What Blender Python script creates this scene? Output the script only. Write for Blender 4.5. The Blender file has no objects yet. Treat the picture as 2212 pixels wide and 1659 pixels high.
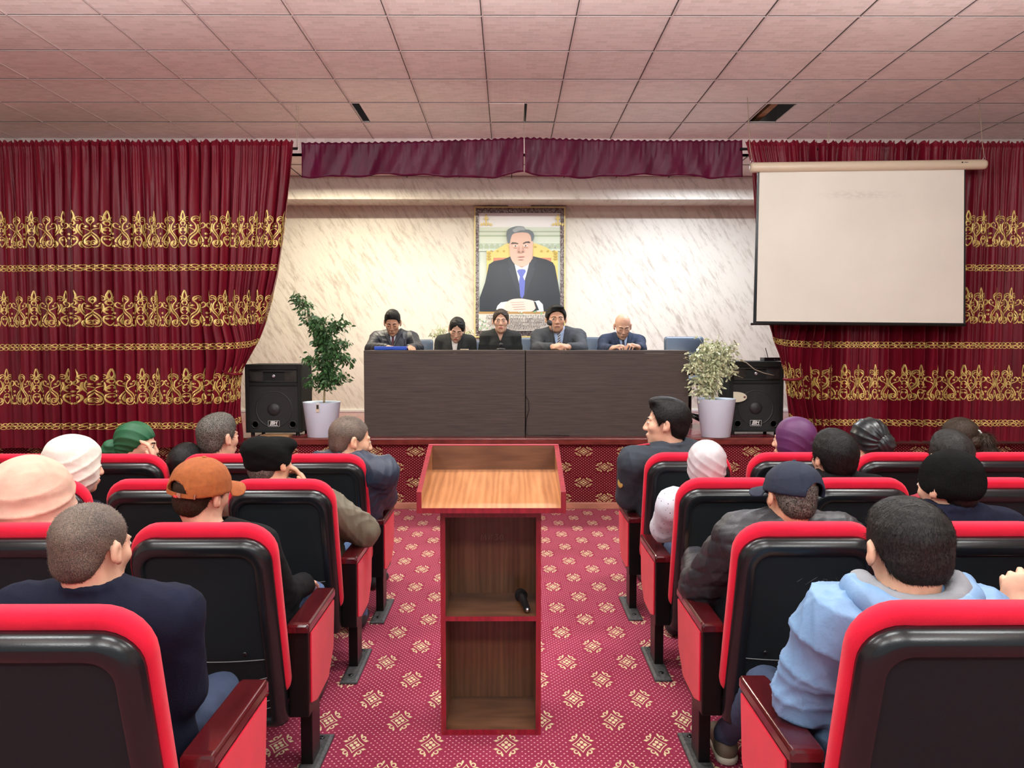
import bpy, math, random
import numpy as np
from mathutils import Vector, Matrix, Euler
R = math.radians
rng = random.Random(7)
scene = bpy.context.scene
COL = scene.collection

# ---------------------------------------------------------------- camera
F = 1690.0
PITCH = math.atan((829.5-741)/F)
YAW = -7.0/F
CAM = Vector((0, 0, 1.5))
cd = bpy.data.cameras.new('camera'); cam = bpy.data.objects.new('camera', cd); COL.objects.link(cam)
cd.sensor_width = 36; cd.lens = F/2212*36; cd.clip_start = .05; cd.clip_end = 100
cam.location = CAM
cam.rotation_euler = Euler((math.pi/2-PITCH, 0, YAW), 'XYZ')
scene.camera = cam
CM = cam.rotation_euler.to_matrix()
def px(x, y, Y):
    """world point on the ray through photo pixel (x, y) at depth Y"""
    d = CM @ Vector(((x-1106)/F, (829.5-y)/F, -1))
    return CAM + d*(Y/d.y)

# ---------------------------------------------------------------- world, lights, exposure
w = bpy.data.worlds.new('world'); scene.world = w; w.use_nodes = True
w.node_tree.nodes['Background'].inputs[0].default_value = (.86, .96, 1, 1)
w.node_tree.nodes['Background'].inputs[1].default_value = .45
vs = scene.view_settings
vs.view_transform = 'Standard'; vs.look = 'None'; vs.gamma = 1; vs.use_curve_mapping = False
vs.exposure = 0.15
def area(name, loc, rot, size, power, color=(1,1,1)):
    l = bpy.data.lights.new(name, 'AREA'); l.shape = 'RECTANGLE'; l.size = size[0]; l.size_y = size[1]
    l.energy = power; l.color = color
    o = bpy.data.objects.new(name, l); COL.objects.link(o); o.location = loc; o.rotation_euler = rot
    return o
for lx in (-2.3, 0, 2.3):
    area('hall_light', (lx, 3.9, 3.5), (0, 0, 0), (1.15, .3), 44, (.95, 1, .98))
    area('hall_light', (lx, 1.2, 3.5), (0, 0, 0), (1.15, .3), 34, (.95, 1, .98))
    area('hall_light', (lx, -1.6, 3.5), (R(25), 0, 0), (1.3, .5), 60, (.95, 1, .98))
for ly, lp, lrx in ((3.3, 52, 158), (-.4, 42, 180)):
    for lx in (-2.6, 0, 2.6): area('ceiling_fill', (lx, ly, 2.92), (R(lrx), 0, 0), (1.2, .25), lp, (.96, 1, .98))  # unseen fill lights added to brighten the ceiling
area('stage_light', (-1.9, 8.25, 3.32), (R(-3), 0, 0), (1.3, .12), 78, (1, .91, .70))
area('stage_light', (2.1, 8.25, 3.32), (R(-3), 0, 0), (1.3, .12), 78, (.84, .91, 1))
area('stage_light', (.1, 8.15, 3.32), (R(-3), 0, 0), (1.2, .12), 34, (1, .95, .85))

# ---------------------------------------------------------------- materials
class E:
    """tiny expression builder over Math nodes"""
    def __init__(s, nt, v): s.nt, s.v = nt, v
    def _m(s, op, *a):
        n = s.nt.nodes.new('ShaderNodeMath'); n.operation = op
        for i, x in enumerate((s,)+a):
            if isinstance(x, E): x = x.v
            if isinstance(x, (int, float)): n.inputs[i].default_value = x
            else: s.nt.links.new(x, n.inputs[i])
        return E(s.nt, n.outputs[0])
    def __add__(s, o): return s._m('ADD', o)
    def __sub__(s, o): return s._m('SUBTRACT', o)
    def __mul__(s, o): return s._m('MULTIPLY', o)
    def __truediv__(s, o): return s._m('DIVIDE', o)
    def abs(s): return s._m('ABSOLUTE')
    def round(s): return s._m('ROUND')
    def max(s, o): return s._m('MAXIMUM', o)
    def min(s, o): return s._m('MINIMUM', o)
    def sin(s): return s._m('SINE')
    def sq(s): return s*s
    def sqrt(s): return s._m('SQRT')
    def lt(s, o): return s._m('LESS_THAN', o)
    def smooth(s, lo, hi):   # 1 below lo, 0 above hi
        n = s.nt.nodes.new('ShaderNodeMapRange'); n.interpolation_type = 'SMOOTHSTEP'
        n.inputs[1].default_value = lo; n.inputs[2].default_value = hi
        n.inputs[3].default_value = 1; n.inputs[4].default_value = 0
        s.nt.links.new(s.v, n.inputs[0]); return E(s.nt, n.outputs[0])

def new_mat(name):
    m = bpy.data.materials.new(name); m.use_nodes = True
    nt = m.node_tree; return m, nt, nt.nodes['Principled BSDF']
def coords(nt, kind='Object', scale=(1,1,1), rot=(0,0,0)):
    t = nt.nodes.new('ShaderNodeTexCoord'); mp = nt.nodes.new('ShaderNodeMapping')
    mp.inputs['Scale'].default_value = scale; mp.inputs['Rotation'].default_value = rot
    nt.links.new(t.outputs[kind], mp.inputs[0]); return mp.outputs[0]
def noise(nt, vec, scale, detail=4, rough=.5):
    n = nt.nodes.new('ShaderNodeTexNoise'); n.inputs['Scale'].default_value = scale
    n.inputs['Detail'].default_value = detail; n.inputs['Roughness'].default_value = rough
    nt.links.new(vec, n.inputs['Vector']); return n.outputs[0]
def ramp(nt, fac, stops):
    r = nt.nodes.new('ShaderNodeValToRGB'); e = r.color_ramp.elements
    while len(e) < len(stops): e.new(.5)
    for i, (p, c) in enumerate(stops): e[i].position = p; e[i].color = (*c, 1)
    nt.links.new(fac, r.inputs[0]); return r.outputs[0]
def mixc(nt, fac, a, b):
    n = nt.nodes.new('ShaderNodeMix'); n.data_type = 'RGBA'
    def put(i, x):
        if isinstance(x, E): x = x.v
        if isinstance(x, tuple): n.inputs[i].default_value = (*x, 1)
        elif isinstance(x, (int, float)): n.inputs[i].default_value = x
        else: nt.links.new(x, n.inputs[i])
    put(0, fac); put(6, a); put(7, b); return n.outputs[2]
def bump(nt, b, h, strength=.3, dist=.01):
    n = nt.nodes.new('ShaderNodeBump'); n.inputs['Strength'].default_value = strength
    n.inputs['Distance'].default_value = dist
    nt.links.new(h.v if isinstance(h, E) else h, n.inputs['Height']); nt.links.new(n.outputs[0], b.inputs['Normal'])
def simple(name, c, rough=.5, metal=0, spec=.5, var=.0, vscale=20, bs=0, bscale=60, sheen=0, coat=0, sc=(1,1,1), trans=0):
    m, nt, b = new_mat(name)
    b.inputs['Roughness'].default_value = rough; b.inputs['Metallic'].default_value = metal
    b.inputs['Specular IOR Level'].default_value = spec
    b.inputs['Sheen Weight'].default_value = sheen; b.inputs['Coat Weight'].default_value = coat
    b.inputs['Coat Roughness'].default_value = .12
    v = coords(nt, scale=sc)
    if var:
        n = noise(nt, v, vscale)
        d = tuple(x*(1-var) for x in c); l = tuple(min(1, x*(1+var)) for x in c)
        nt.links.new(ramp(nt, n, [(.3, d), (.7, l)]), b.inputs['Base Color'])
    else: b.inputs['Base Color'].default_value = (*c, 1)
    if bs: bump(nt, b, noise(nt, v, bscale, 3), bs, .004)
    return m

def carpet_mat(name, wall, base, base2, gold, dotc):
    m, nt, b = new_mat(name)
    b.inputs['Roughness'].default_value = .95; b.inputs['Specular IOR Level'].default_value = .1
    t = nt.nodes.new('ShaderNodeTexCoord'); s = nt.nodes.new('ShaderNodeSeparateXYZ')
    nt.links.new(t.outputs['Object'], s.inputs[0])
    X, Y, Z = (E(nt, s.outputs[i]) for i in range(3))
    if wall: U = Z-.52; V = X-.677
    else: U = X+.01; V = Y-2.85
    A, B = .283, .38
    def med(u, v):
        x = ((u-(u/A).round()*A).abs())/.047; y = ((v-(v/B).round()*B).abs())/.072
        dia = (x+y-.74-((x*y)*-.9)).abs().smooth(.045, .085)
        pet = ((x-.0).sq()+(y-.25).sq()).sqrt().smooth(.12, .17).max(((x-.25).sq()+y.sq()).sqrt().smooth(.12, .17))
        curl = (((x-.52).sq()+(y-.70).sq()).sqrt()-.17).abs().smooth(.035, .07)*(x+y*1.0-1.02).smooth(-.02, .02)._m('SUBTRACT', 1).abs()
        arm = ((x-.80).abs()*.6+(y-.42).abs()*1.2-.05).smooth(.06, .11)
        arm2 = ((x-.30).abs()*1.2+(y-.98).abs()*.6-.05).smooth(.05, .09)
        return dia.max(pet).max(curl).max(arm).max(arm2), (x.max(y)).smooth(1.0, 1.15)
    m1, z1 = med(U, V); m2, z2 = med(U-A/2, V-B/2)
    mm = m1.max(m2); zz = z1.max(z2)
    D = .0236
    def dots(u, v):
        x = u-(u/D).round()*D; y = v-(v/(D*1.35)).round()*(D*1.35)
        return (x.sq()+y.sq()).sqrt().smooth(.0024, .0040)
    dd = dots(U, V).max(dots(U-D/2, V-D*.675))
    dd = dd*(zz*-1+1)
    v = coords(nt)
    bc = ramp(nt, noise(nt, v, 2.2, 3), [(.3, base), (.7, base2)])
    c = mixc(nt, dd, bc, dotc); c = mixc(nt, mm, c, gold)
    nt.links.new(c, b.inputs['Base Color'])
    bump(nt, b, noise(nt, v, 400, 2), .35, .003)
    return m

M = {}
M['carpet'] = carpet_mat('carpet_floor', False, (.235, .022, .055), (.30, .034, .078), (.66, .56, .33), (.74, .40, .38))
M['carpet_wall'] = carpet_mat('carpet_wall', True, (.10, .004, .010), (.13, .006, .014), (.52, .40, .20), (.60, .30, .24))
M['red_fab'] = simple('red_plush', (.66, .012, .038), .85, spec=.1, var=.08, vscale=9, bs=.25, bscale=500, sheen=.12)
M['blk_plastic'] = simple('black_plastic', (.0075, .009, .0105), .25, spec=.5, bs=.05, bscale=350)
M['blk_panel'] = simple('black_pebbled_plastic', (.010, .0145, .017), .55, spec=.2, bs=.25, bscale=500)
M['blk_metal'] = simple('black_metal', (.004, .0035, .0035), .32, spec=.3)
M['cherry'] = simple('cherry_lacquer', (.075, .006, .008), .16, spec=.6, coat=.6, var=.35, vscale=14, sc=(1, .15, 1))
M['dust'] = simple('scuffed_foot', (.05, .05, .052), .5, var=.6, vscale=60)
M['wood'] = None

def wood_mat(name, dark, light, stretch=(1, 12, 1), scale=3.0, rough=.3, coat=.2, kind='Object', dist=1.2, wv_=.14):
    m, nt, b = new_mat(name)
    v = coords(nt, kind, scale=stretch)
    n = noise(nt, v, scale, 8, .62)
    wv = nt.nodes.new('ShaderNodeTexWave'); wv.inputs['Scale'].default_value = scale*.7; wv.inputs['Distortion'].default_value = 7*dist
    wv.inputs['Detail'].default_value = 4; nt.links.new(v, wv.inputs[0])
    f = E(nt, n)*(1-wv_)+E(nt, wv.outputs[1])*wv_
    nt.links.new(ramp(nt, f.v, [(.25, dark), (.72, light)]), b.inputs['Base Color'])
    b.inputs['Roughness'].default_value = rough; b.inputs['Coat Weight'].default_value = coat
    bump(nt, b, f, .05, .002); return m
M['lectern_v'] = wood_mat('walnut_vertical', (.070, .024, .009), (.20, .085, .038), (9, 9, .8), 2.2)
M['lectern_h'] = wood_mat('walnut_horizontal', (.075, .027, .010), (.20, .085, .040), (.9, 9, 9), 2.2)
M['lectern_top'] = wood_mat('walnut_desk', (.25, .085, .022), (.56, .25, .10), (9, .8, 1), 2.0, .28, .35)
M['red_edge'] = simple('red_edging', (.23, .010, .020), .3, var=.3, vscale=60, sc=(1, 1, .1), coat=.3)
M['table'] = wood_mat('wenge_laminate', (.028, .018, .014), (.078, .056, .045), (.6, 1, 16), 5.0, .55, 0, wv_=0)
M['stage_wood'] = wood_mat('stage_planks', (.16, .010, .018), (.30, .030, .050), (.25, 4, 1), 6, .25, .5)
M['lip'] = wood_mat('stage_lip', (.09, .016, .012), (.20, .035, .028), (.6, 3, 8), 5, .22, .5)
M['base_wood'] = simple('stage_baseboard', (.36, .14, .09), .4, var=.3, vscale=8, sc=(.5, 1, 1))
M['trim_dark'] = simple('dark_print', (.02, .02, .02), .7)  # near-black print on the pot label
M['white_pot'] = simple('white_pot', (.68, .79, .92), .35)
M['soil'] = simple('soil', (.03, .022, .016), .95, bs=.8, bscale=60)
M['bark'] = simple('bark', (.32, .25, .13), .8, var=.3, vscale=60)
M['leaf'] = simple('leaf_green', (.055, .14, .045), .4, var=.55, vscale=25)
M['leaf_v'] = simple('leaf_variegated', (.60, .66, .40), .45, var=.6, vscale=55)
M['speaker'] = simple('speaker_carpet', (.010, .012, .010), .9, bs=.3, bscale=400)
M['grille'] = simple('speaker_grille', (.014, .015, .015), .6, bs=.6, bscale=700)
M['cone'] = simple('speaker_cone', (.022, .022, .022), .5)
M['gloss_blk'] = simple('gloss_black', (.018, .018, .015), .25, var=.5, vscale=12)
M['white'] = simple('white_paint', (.85, .84, .80), .5)
M['cream'] = simple('cream_plastic', (.62, .52, .38), .4)
M['canvas'] = simple('screen_canvas', (.72, .69, .60), .8, var=.05, vscale=1.6)
M['grey_leather'] = simple('grey_blue_leatherette', (.085, .115, .16), .38, bs=.1, bscale=200)
M['chrome'] = simple('chrome', (.6, .6, .6), .2, metal=1)
M['blue_plastic'] = simple('blue_plastic', (.01, .07, .50), .35)
M['gold'] = simple('gold_thread', (.78, .54, .17), .38, metal=.35, spec=.6, var=.45, vscale=160)
M['steel_wire'] = simple('hanging_cord', (.35, .28, .2), .7)
M['mic'] = simple('microphone_black', (.012, .012, .014), .32)
M['mic_grille'] = simple('microphone_mesh', (.03, .03, .035), .45, metal=.6, bs=.9, bscale=900)

def velvet(name, c1, c2, tr=.0):
    m, nt, b = new_mat(name)
    v = coords(nt, scale=(1, 1, .12))
    nt.links.new(ramp(nt, noise(nt, v, 9, 5), [(.3, c1), (.72, c2)]), b.inputs['Base Color'])
    b.inputs['Roughness'].default_value = .40; b.inputs['Specular IOR Level'].default_value = .22
    b.inputs['Sheen Weight'].default_value = .04; b.inputs['Sheen Tint'].default_value = (1, .3, .35, 1)
    v2 = coords(nt, scale=(1, 1, .5))
    bump(nt, b, noise(nt, v2, 30, 4), .25, .01)
    return m
M['curtain'] = velvet('burgundy_satin', (.105, .0025, .010), (.19, .005, .018))
M['valance'] = velvet('plum_satin', (.060, .002, .018), (.10, .004, .030))

m = M['canvas']; nt = m.node_tree; b = nt.nodes['Principled BSDF']; src = b.inputs['Base Color'].links[0].from_socket
t_ = nt.nodes.new('ShaderNodeTexCoord'); s_ = nt.nodes.new('ShaderNodeSeparateXYZ'); nt.links.new(t_.outputs['Object'], s_.inputs[0])
sx_, sz_ = E(nt, s_.outputs[0]), E(nt, s_.outputs[2])
st_ = (((sx_+.08)/.42).sq()+((sz_-1.085)/.05).sq()).sqrt().smooth(.1, 1.1)*E(nt, noise(nt, coords(nt, scale=(4, 1, 10)), 5, 4)).smooth(.62, .35)
nt.links.new(mixc(nt, st_*.32, src, (.42, .38, .33)), b.inputs['Base Color'])
# plaster
m, nt, b = new_mat('marbled_plaster'); M['plaster'] = m
v = coords(nt, rot=(0, R(-58), 0)); v2 = nt.nodes.new('ShaderNodeMapping'); v2.inputs['Scale'].default_value = (1.1, 1, 5.5)
nt.links.new(v, v2.inputs[0])
n1 = E(nt, noise(nt, v2.outputs[0], 3.4, 9, .68)); n2 = E(nt, noise(nt, coords(nt), .9, 3)); n3 = E(nt, noise(nt, v2.outputs[0], 14, 6, .6))
f = n1*.62+n3*.22+n2*.16
nt.links.new(ramp(nt, f.v, [(.36, (.50, .44, .36)), (.44, (.66, .61, .53)), (.50, (.80, .755, .66)), (.75, (.84, .80, .71))]), b.inputs['Base Color'])
b.inputs['Roughness'].default_value = .38
bump(nt, b, n1, .4, .01)
# ceiling tile: white, with pink bounce light mixed into its colours
m, nt, b = new_mat('ceiling_tile'); M['tile'] = m
v = coords(nt)
br = nt.nodes.new('ShaderNodeTexBrick'); nt.links.new(v, br.inputs[0])
br.inputs['Color1'].default_value = (.70, .585, .55, 1); br.inputs['Color2'].default_value = (.83, .70, .67, 1); br.inputs['Mortar'].default_value = (.84, .71, .69, 1)
br.inputs['Scale'].default_value = 1; br.inputs['Brick Width'].default_value = .085; br.inputs['Row Height'].default_value = .040
br.inputs['Mortar Size'].default_value = .0035; br.inputs['Mortar Smooth'].default_value = .6
nt.links.new(br.outputs[0], b.inputs['Base Color']); b.inputs['Roughness'].default_value = .42
bump(nt, b, br.outputs[1], .15, .003)
M['tbar'] = simple('ceiling_bar', (.62, .50, .48), .45)
M['gap'] = simple('ceiling_gap', (.05, .04, .04), .8)
M['rafter'] = simple('rafter_wood', (.35, .20, .09), .8, var=.4, vscale=12)

def skin(name, c): 
    m = simple(name, c, .5, spec=.35, var=.10, vscale=30, bs=.08, bscale=150)
    b = m.node_tree.nodes['Principled BSDF']; b.inputs['Subsurface Weight'].default_value = .12
    b.inputs['Subsurface Radius'].default_value = (.02, .008, .005); b.inputs['Subsurface Scale'].default_value = .3
    return m
M['skin_a'] = skin('skin_tan', (.66, .37, .24)); M['skin_b'] = skin('skin_light', (.66, .385, .265)); M['skin_c'] = skin('skin_brown', (.54, .28, .17))
M['lip_c'] = simple('lip_colour', (.42, .10, .08), .4); M['lip_m'] = simple('lip_brown', (.36, .14, .10), .45)
M['eye'] = simple('eye_dark', (.03, .02, .015), .2); M['eye_w'] = simple('eye_white', (.55, .5, .46), .3)
def hairm(name, c, c2): 
    m, nt, b = new_mat(name)
    nt.links.new(ramp(nt, noise(nt, coords(nt), 220, 3), [(.35, c), (.68, c2)]), b.inputs['Base Color'])
    b.inputs['Roughness'].default_value = .48; b.inputs['Specular IOR Level'].default_value = .22
    bump(nt, b, noise(nt, coords(nt, scale=(3, 3, .5)), 120, 3), .5, .004); return m
M['hair_blk'] = hairm('hair_black', (.004, .004, .004), (.012, .011, .010))
M['hair_brn'] = hairm('hair_brown', (.018, .010, .006), (.05, .032, .02))
M['hair_gry'] = hairm('hair_greying', (.012, .011, .010), (.20, .18, .155))
M['hair_pep'] = hairm('hair_dark_pepper', (.008, .0075, .007), (.028, .026, .024))
# stubble: close-cropped scalp
m, nt, b = new_mat('cropped_scalp'); M['stubble'] = m
n1 = E(nt, noise(nt, coords(nt), 420, 2)); n2 = E(nt, noise(nt, coords(nt), 14, 2))
nt.links.new(ramp(nt, (n1*.75+n2*.25).v, [(.38, (.035, .027, .022)), (.62, (.18, .125, .092))]), b.inputs['Base Color']); b.inputs['Roughness'].default_value = .6

# ---------------------------------------------------------------- mesh helpers
def link(name, me, mat, parent=None, smooth=False, mod=None):
    o = bpy.data.objects.new(name, me); COL.objects.link(o)
    if mat is not None:
        for mt in (mat if isinstance(mat, (list, tuple)) else [mat]): me.materials.append(mt)
    if smooth and len(me.polygons): me.polygons.foreach_set('use_smooth', [True]*len(me.polygons))
    if parent: o.parent = parent
    return o
def bevel(o, wd, seg=2):
    md = o.modifiers.new('bevel', 'BEVEL'); md.width = wd; md.segments = seg; md.limit_method = 'ANGLE'; md.angle_limit = R(40); md.harden_normals = False
    return o
class MB:
    def __init__(s): s.v, s.f, s.mi = [], [], []
    def add(s, vs, fs, mi=0):
        n = len(s.v); s.v += [tuple(p) for p in vs]; s.f += [tuple(i+n for i in f) for f in fs]; s.mi += [mi]*len(fs); return s
    def box(s, x0, x1, y0, y1, z0, z1, mi=0):
        return s.add([(x, y, z) for x in (x0, x1) for y in (y0, y1) for z in (z0, z1)],
            [(0, 1, 3, 2), (4, 6, 7, 5), (0, 4, 5, 1), (2, 3, 7, 6), (0, 2, 6, 4), (1, 5, 7, 3)], mi)
    def hexa(s, a, b, mi=0):   # a, b: two quads (4 pts each)
        return s.add(list(a)+list(b), [(3, 2, 1, 0), (4, 5, 6, 7)]+[(i, (i+1) % 4, 4+(i+1) % 4, 4+i) for i in range(4)], mi)
    def loft(s, rings, cap0=True, cap1=True, mi=0, closed=True):
        n = len(rings[0]); vs = [p for r in rings for p in r]; fs = []
        for k in range(len(rings)-1):
            for i in range(n if closed else n-1):
                j = (i+1) % n; fs.append((k*n+i, k*n+j, (k+1)*n+j, (k+1)*n+i))
        if cap0: fs.append(tuple(reversed(range(n))))
        if cap1: fs.append(tuple((len(rings)-1)*n+i for i in range(n)))
        return s.add(vs, fs, mi)
    def tube(s, pts, r, n=8, mi=0, cap=True):
        pts = [Vector(p) for p in pts]; rings = []; up = Vector((.13, .31, .94))
        for i, p in enumerate(pts):
            t = (pts[min(i+1, len(pts)-1)]-pts[max(i-1, 0)]).normalized()
            if i == 0: a = t.orthogonal().normalized()
            else: a = (a-t*a.dot(t)).normalized()
            b_ = t.cross(a); rr = r[i] if isinstance(r, (list, tuple)) else r
            rings.append([p+a*math.cos(2*math.pi*k/n)*rr+b_*math.sin(2*math.pi*k/n)*rr for k in range(n)])
        return s.loft(rings, cap, cap, mi)
    def lathe(s, prof, c=(0, 0, 0), n=32, axis='z', cap=True, mi=0):
        c = Vector(c); rings = []
        for r, h in prof:
            ring = []
            for k in range(n):
                a = 2*math.pi*k/n; u, v_ = r*math.cos(a), r*math.sin(a)
                ring.append(c+(Vector((u, v_, h)) if axis == 'z' else Vector((u, h, -v_))))
            rings.append(ring)
        return s.loft(rings, cap, cap, mi)
    def obj(s, name, mat, parent=None, smooth=False, bev=0, seg=2):
        me = bpy.data.meshes.new(name); me.from_pydata(s.v, [], s.f); 
        if any(s.mi): me.polygons.foreach_set('material_index', s.mi)
        me.update(); o = link(name, me, mat, parent, smooth)
        if bev: bevel(o, bev, seg)
        return o
def thing(name, label, cat, loc=(0, 0, 0), rz=0, group=None):
    o = bpy.data.objects.new(name, None); COL.objects.link(o); o.location = loc; o.rotation_euler = (0, 0, rz)
    o.empty_display_size = .1
    return tag(o, label, cat, group)
def tag(o, label, cat, group=None, kind=None):
    o['label'] = label; o['category'] = cat
    if group: o['group'] = group
    if kind: o['kind'] = kind
    return o
def struct(o, label=None):
    o['kind'] = 'structure'; 
    if label: o['label'] = label
    return o
def copy_tree(o, parent=None):
    c = o.copy(); COL.objects.link(c); c.parent = parent
    for ch in list(o.children): copy_tree(ch, c)
    return c
def text_mesh(txt, size, sx=1.0, depth=.0006, align='CENTER', bold=0):
    cu = bpy.data.curves.new('text', 'FONT'); cu.body = txt; cu.size = size; cu.extrude = depth; cu.align_x = align; cu.align_y = 'CENTER'
    cu.offset = bold
    cu.space_line = 1.15
    o = bpy.data.objects.new('text', cu); COL.objects.link(o)
    dg = bpy.context.evaluated_depsgraph_get()
    me = bpy.data.meshes.new_from_object(o.evaluated_get(dg)); bpy.data.objects.remove(o)
    for v_ in me.vertices: v_.co = Vector((v_.co.x*sx, -v_.co.z, v_.co.y))    # stands in XZ, faces -Y
    return me
def smoothcurve(pts, n=6):
    out = []; P = [Vector(p) for p in pts]; P = [P[0]*2-P[1]]+P+[P[-1]*2-P[-2]]
    for i in range(1, len(P)-2):
        for k in range(n):
            t = k/n; a, b_, c, d = P[i-1], P[i], P[i+1], P[i+2]
            out.append(.5*((2*b_)+(c-a)*t+(2*a-5*b_+4*c-d)*t*t+(3*b_-a-3*c+d)*t**3))
    out.append(P[-2]); return out

# ---------------------------------------------------------------- room shell
CZ = 1.5+2.07      # hall ceiling
SZ = .648          # stage floor
SY = 7.03          # stage front
BY = 9.66          # back wall
SC = 3.40          # stage ceiling
struct(MB().box(-6, 6, -3, 7.2, -.1, 0).obj('floor', M['carpet']), 'crimson carpet with gold medallions and pale dots')
# ceiling with the real openings: built of tiles
X0, T, Y0 = -.165, .6, 5.07
cm = MB(); g = MB(); 
openings = {}
for i in range(-11, 11):
    for j in range(-14, 5):
        xa, ya = X0+i*T, Y0+j*T
        yb = ya+T
        if ya >= 8.0: continue
        x0, x1, y0, y1, z = xa, xa+T, ya, min(yb, 8.05), CZ
        if j == 3:      # the sagging, displaced row
            if i == -2: x0 += .07
            if i == 0: # two half tiles with a gap
                cm.box(x0, x0+.30, y0, y1-.05, z-.008, z+.004); cm.box(x0+.325, x1, y0, y1-.04, z, z+.012); continue
            if i == 3: x1 = x1
            if i == 4: x0 += .27; y1 -= .02
        if i == -2 and j == 3: pass
        cm.box(x0, x1, y0, y1, z, z+.012)
struct(cm.obj('ceiling', M['tile']), 'white embossed square ceiling tiles with pink bounce light in their colour')
for i in range(-11, 12):
    g.box(X0+i*T-.004, X0+i*T+.004, -3.3, 8.05, CZ-.006, CZ+.002)
    g.box(X0+i*T-.011, X0+i*T-.0055, -3.3, 8.05, CZ-.0025, CZ+.001, 1)
for j in range(-14, 6):
    if Y0+j*T < 8.05:
        g.box(-6, 6, Y0+j*T-.004, Y0+j*T+.004, CZ-.0055, CZ+.002)
        g.box(-6, 6, Y0+j*T-.011, Y0+j*T-.0055, CZ-.0025, CZ+.001, 1)
struct(g.obj('trim_1', [M['tbar'], M['gap']]), 'thin grid bars between the ceiling tiles')
struct(MB().box(-6.1, 6.1, -3.2, 10, 4.0, 4.05).obj('ceiling_void', M['gap']))
rf = MB().box(X0+4*T+.10, X0+4*T+.16, 6.5, 8.0, CZ+.05, CZ+.15)
tag(rf.obj('rafter', M['rafter']), 'bare wooden rafter seen through the open gap in the ceiling above the screen', 'rafter')
# stage ceiling, step, beam, wall
s = MB().box(-6, 6, 8.05, 8.09, SC, 4.0).box(-6, 6, 8.05, 9.2, SC, SC+.02); struct(s.obj('ceiling_stage', M['tile']))
g = MB()
for i in range(-11, 12): g.box(X0+.2+i*T-.005, X0+.2+i*T+.005, 8.05, 9.1, SC-.004, SC+.001)
for yy in (8.45, 9.03): g.box(-6, 6, yy-.005, yy+.005, SC-.004, SC+.001)
struct(g.obj('trim_2', M['gap']), 'thin dark joints of the stage ceiling')
struct(MB().box(-6, 6, 9.10, BY, 3.17, SC+.1).obj('trim_3', M['plaster'], bev=.006), 'plastered beam across the back of the stage')
struct(MB().box(-6, 6, 9.07, 9.11, 3.145, 3.175).obj('trim_4', M['plaster'], bev=.004))
struct(MB().box(-6, 6, BY, BY+.1, SZ-.3, 4.0).obj('wall_back', M['plaster']), 'cream plaster wall with silvery diagonal streaks')
struct(MB().box(-6.1, -6, -3, BY, 0, 4).obj('wall_left', M['plaster']))
struct(MB().box(6, 6.1, -3, BY, 0, 4).obj('wall_right', M['plaster']))
struct(MB().box(-6, 6, BY-.02, BY, SZ, SZ+.035).obj('baseboard_back', M['white'], bev=.004), 'low white skirting on the stage back wall')
s = MB(); yy = SY+.02
while yy < BY-.03:
    s.box(-6, 6, yy, min(yy+.118, BY-.02), SZ-.04, SZ); yy += .122
struct(s.obj('floor_stage', M['stage_wood'], bev=.003), 'red glossy painted stage boards with worn streaks')
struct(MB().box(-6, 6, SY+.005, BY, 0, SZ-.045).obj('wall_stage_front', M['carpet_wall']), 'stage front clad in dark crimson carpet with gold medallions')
struct(MB().box(-6, 6, SY-.035, SY+.03, SZ-.065, SZ+.002).obj('trim_5', M['lip'], bev=.014, seg=3), 'varnished red-brown nosing along the stage edge')
struct(MB().box(-6, 6, SY-.022, SY+.01, 0, .058).obj('baseboard_stage', M['base_wood'], bev=.005), 'reddish wooden skirting at foot of the stage')

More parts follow.
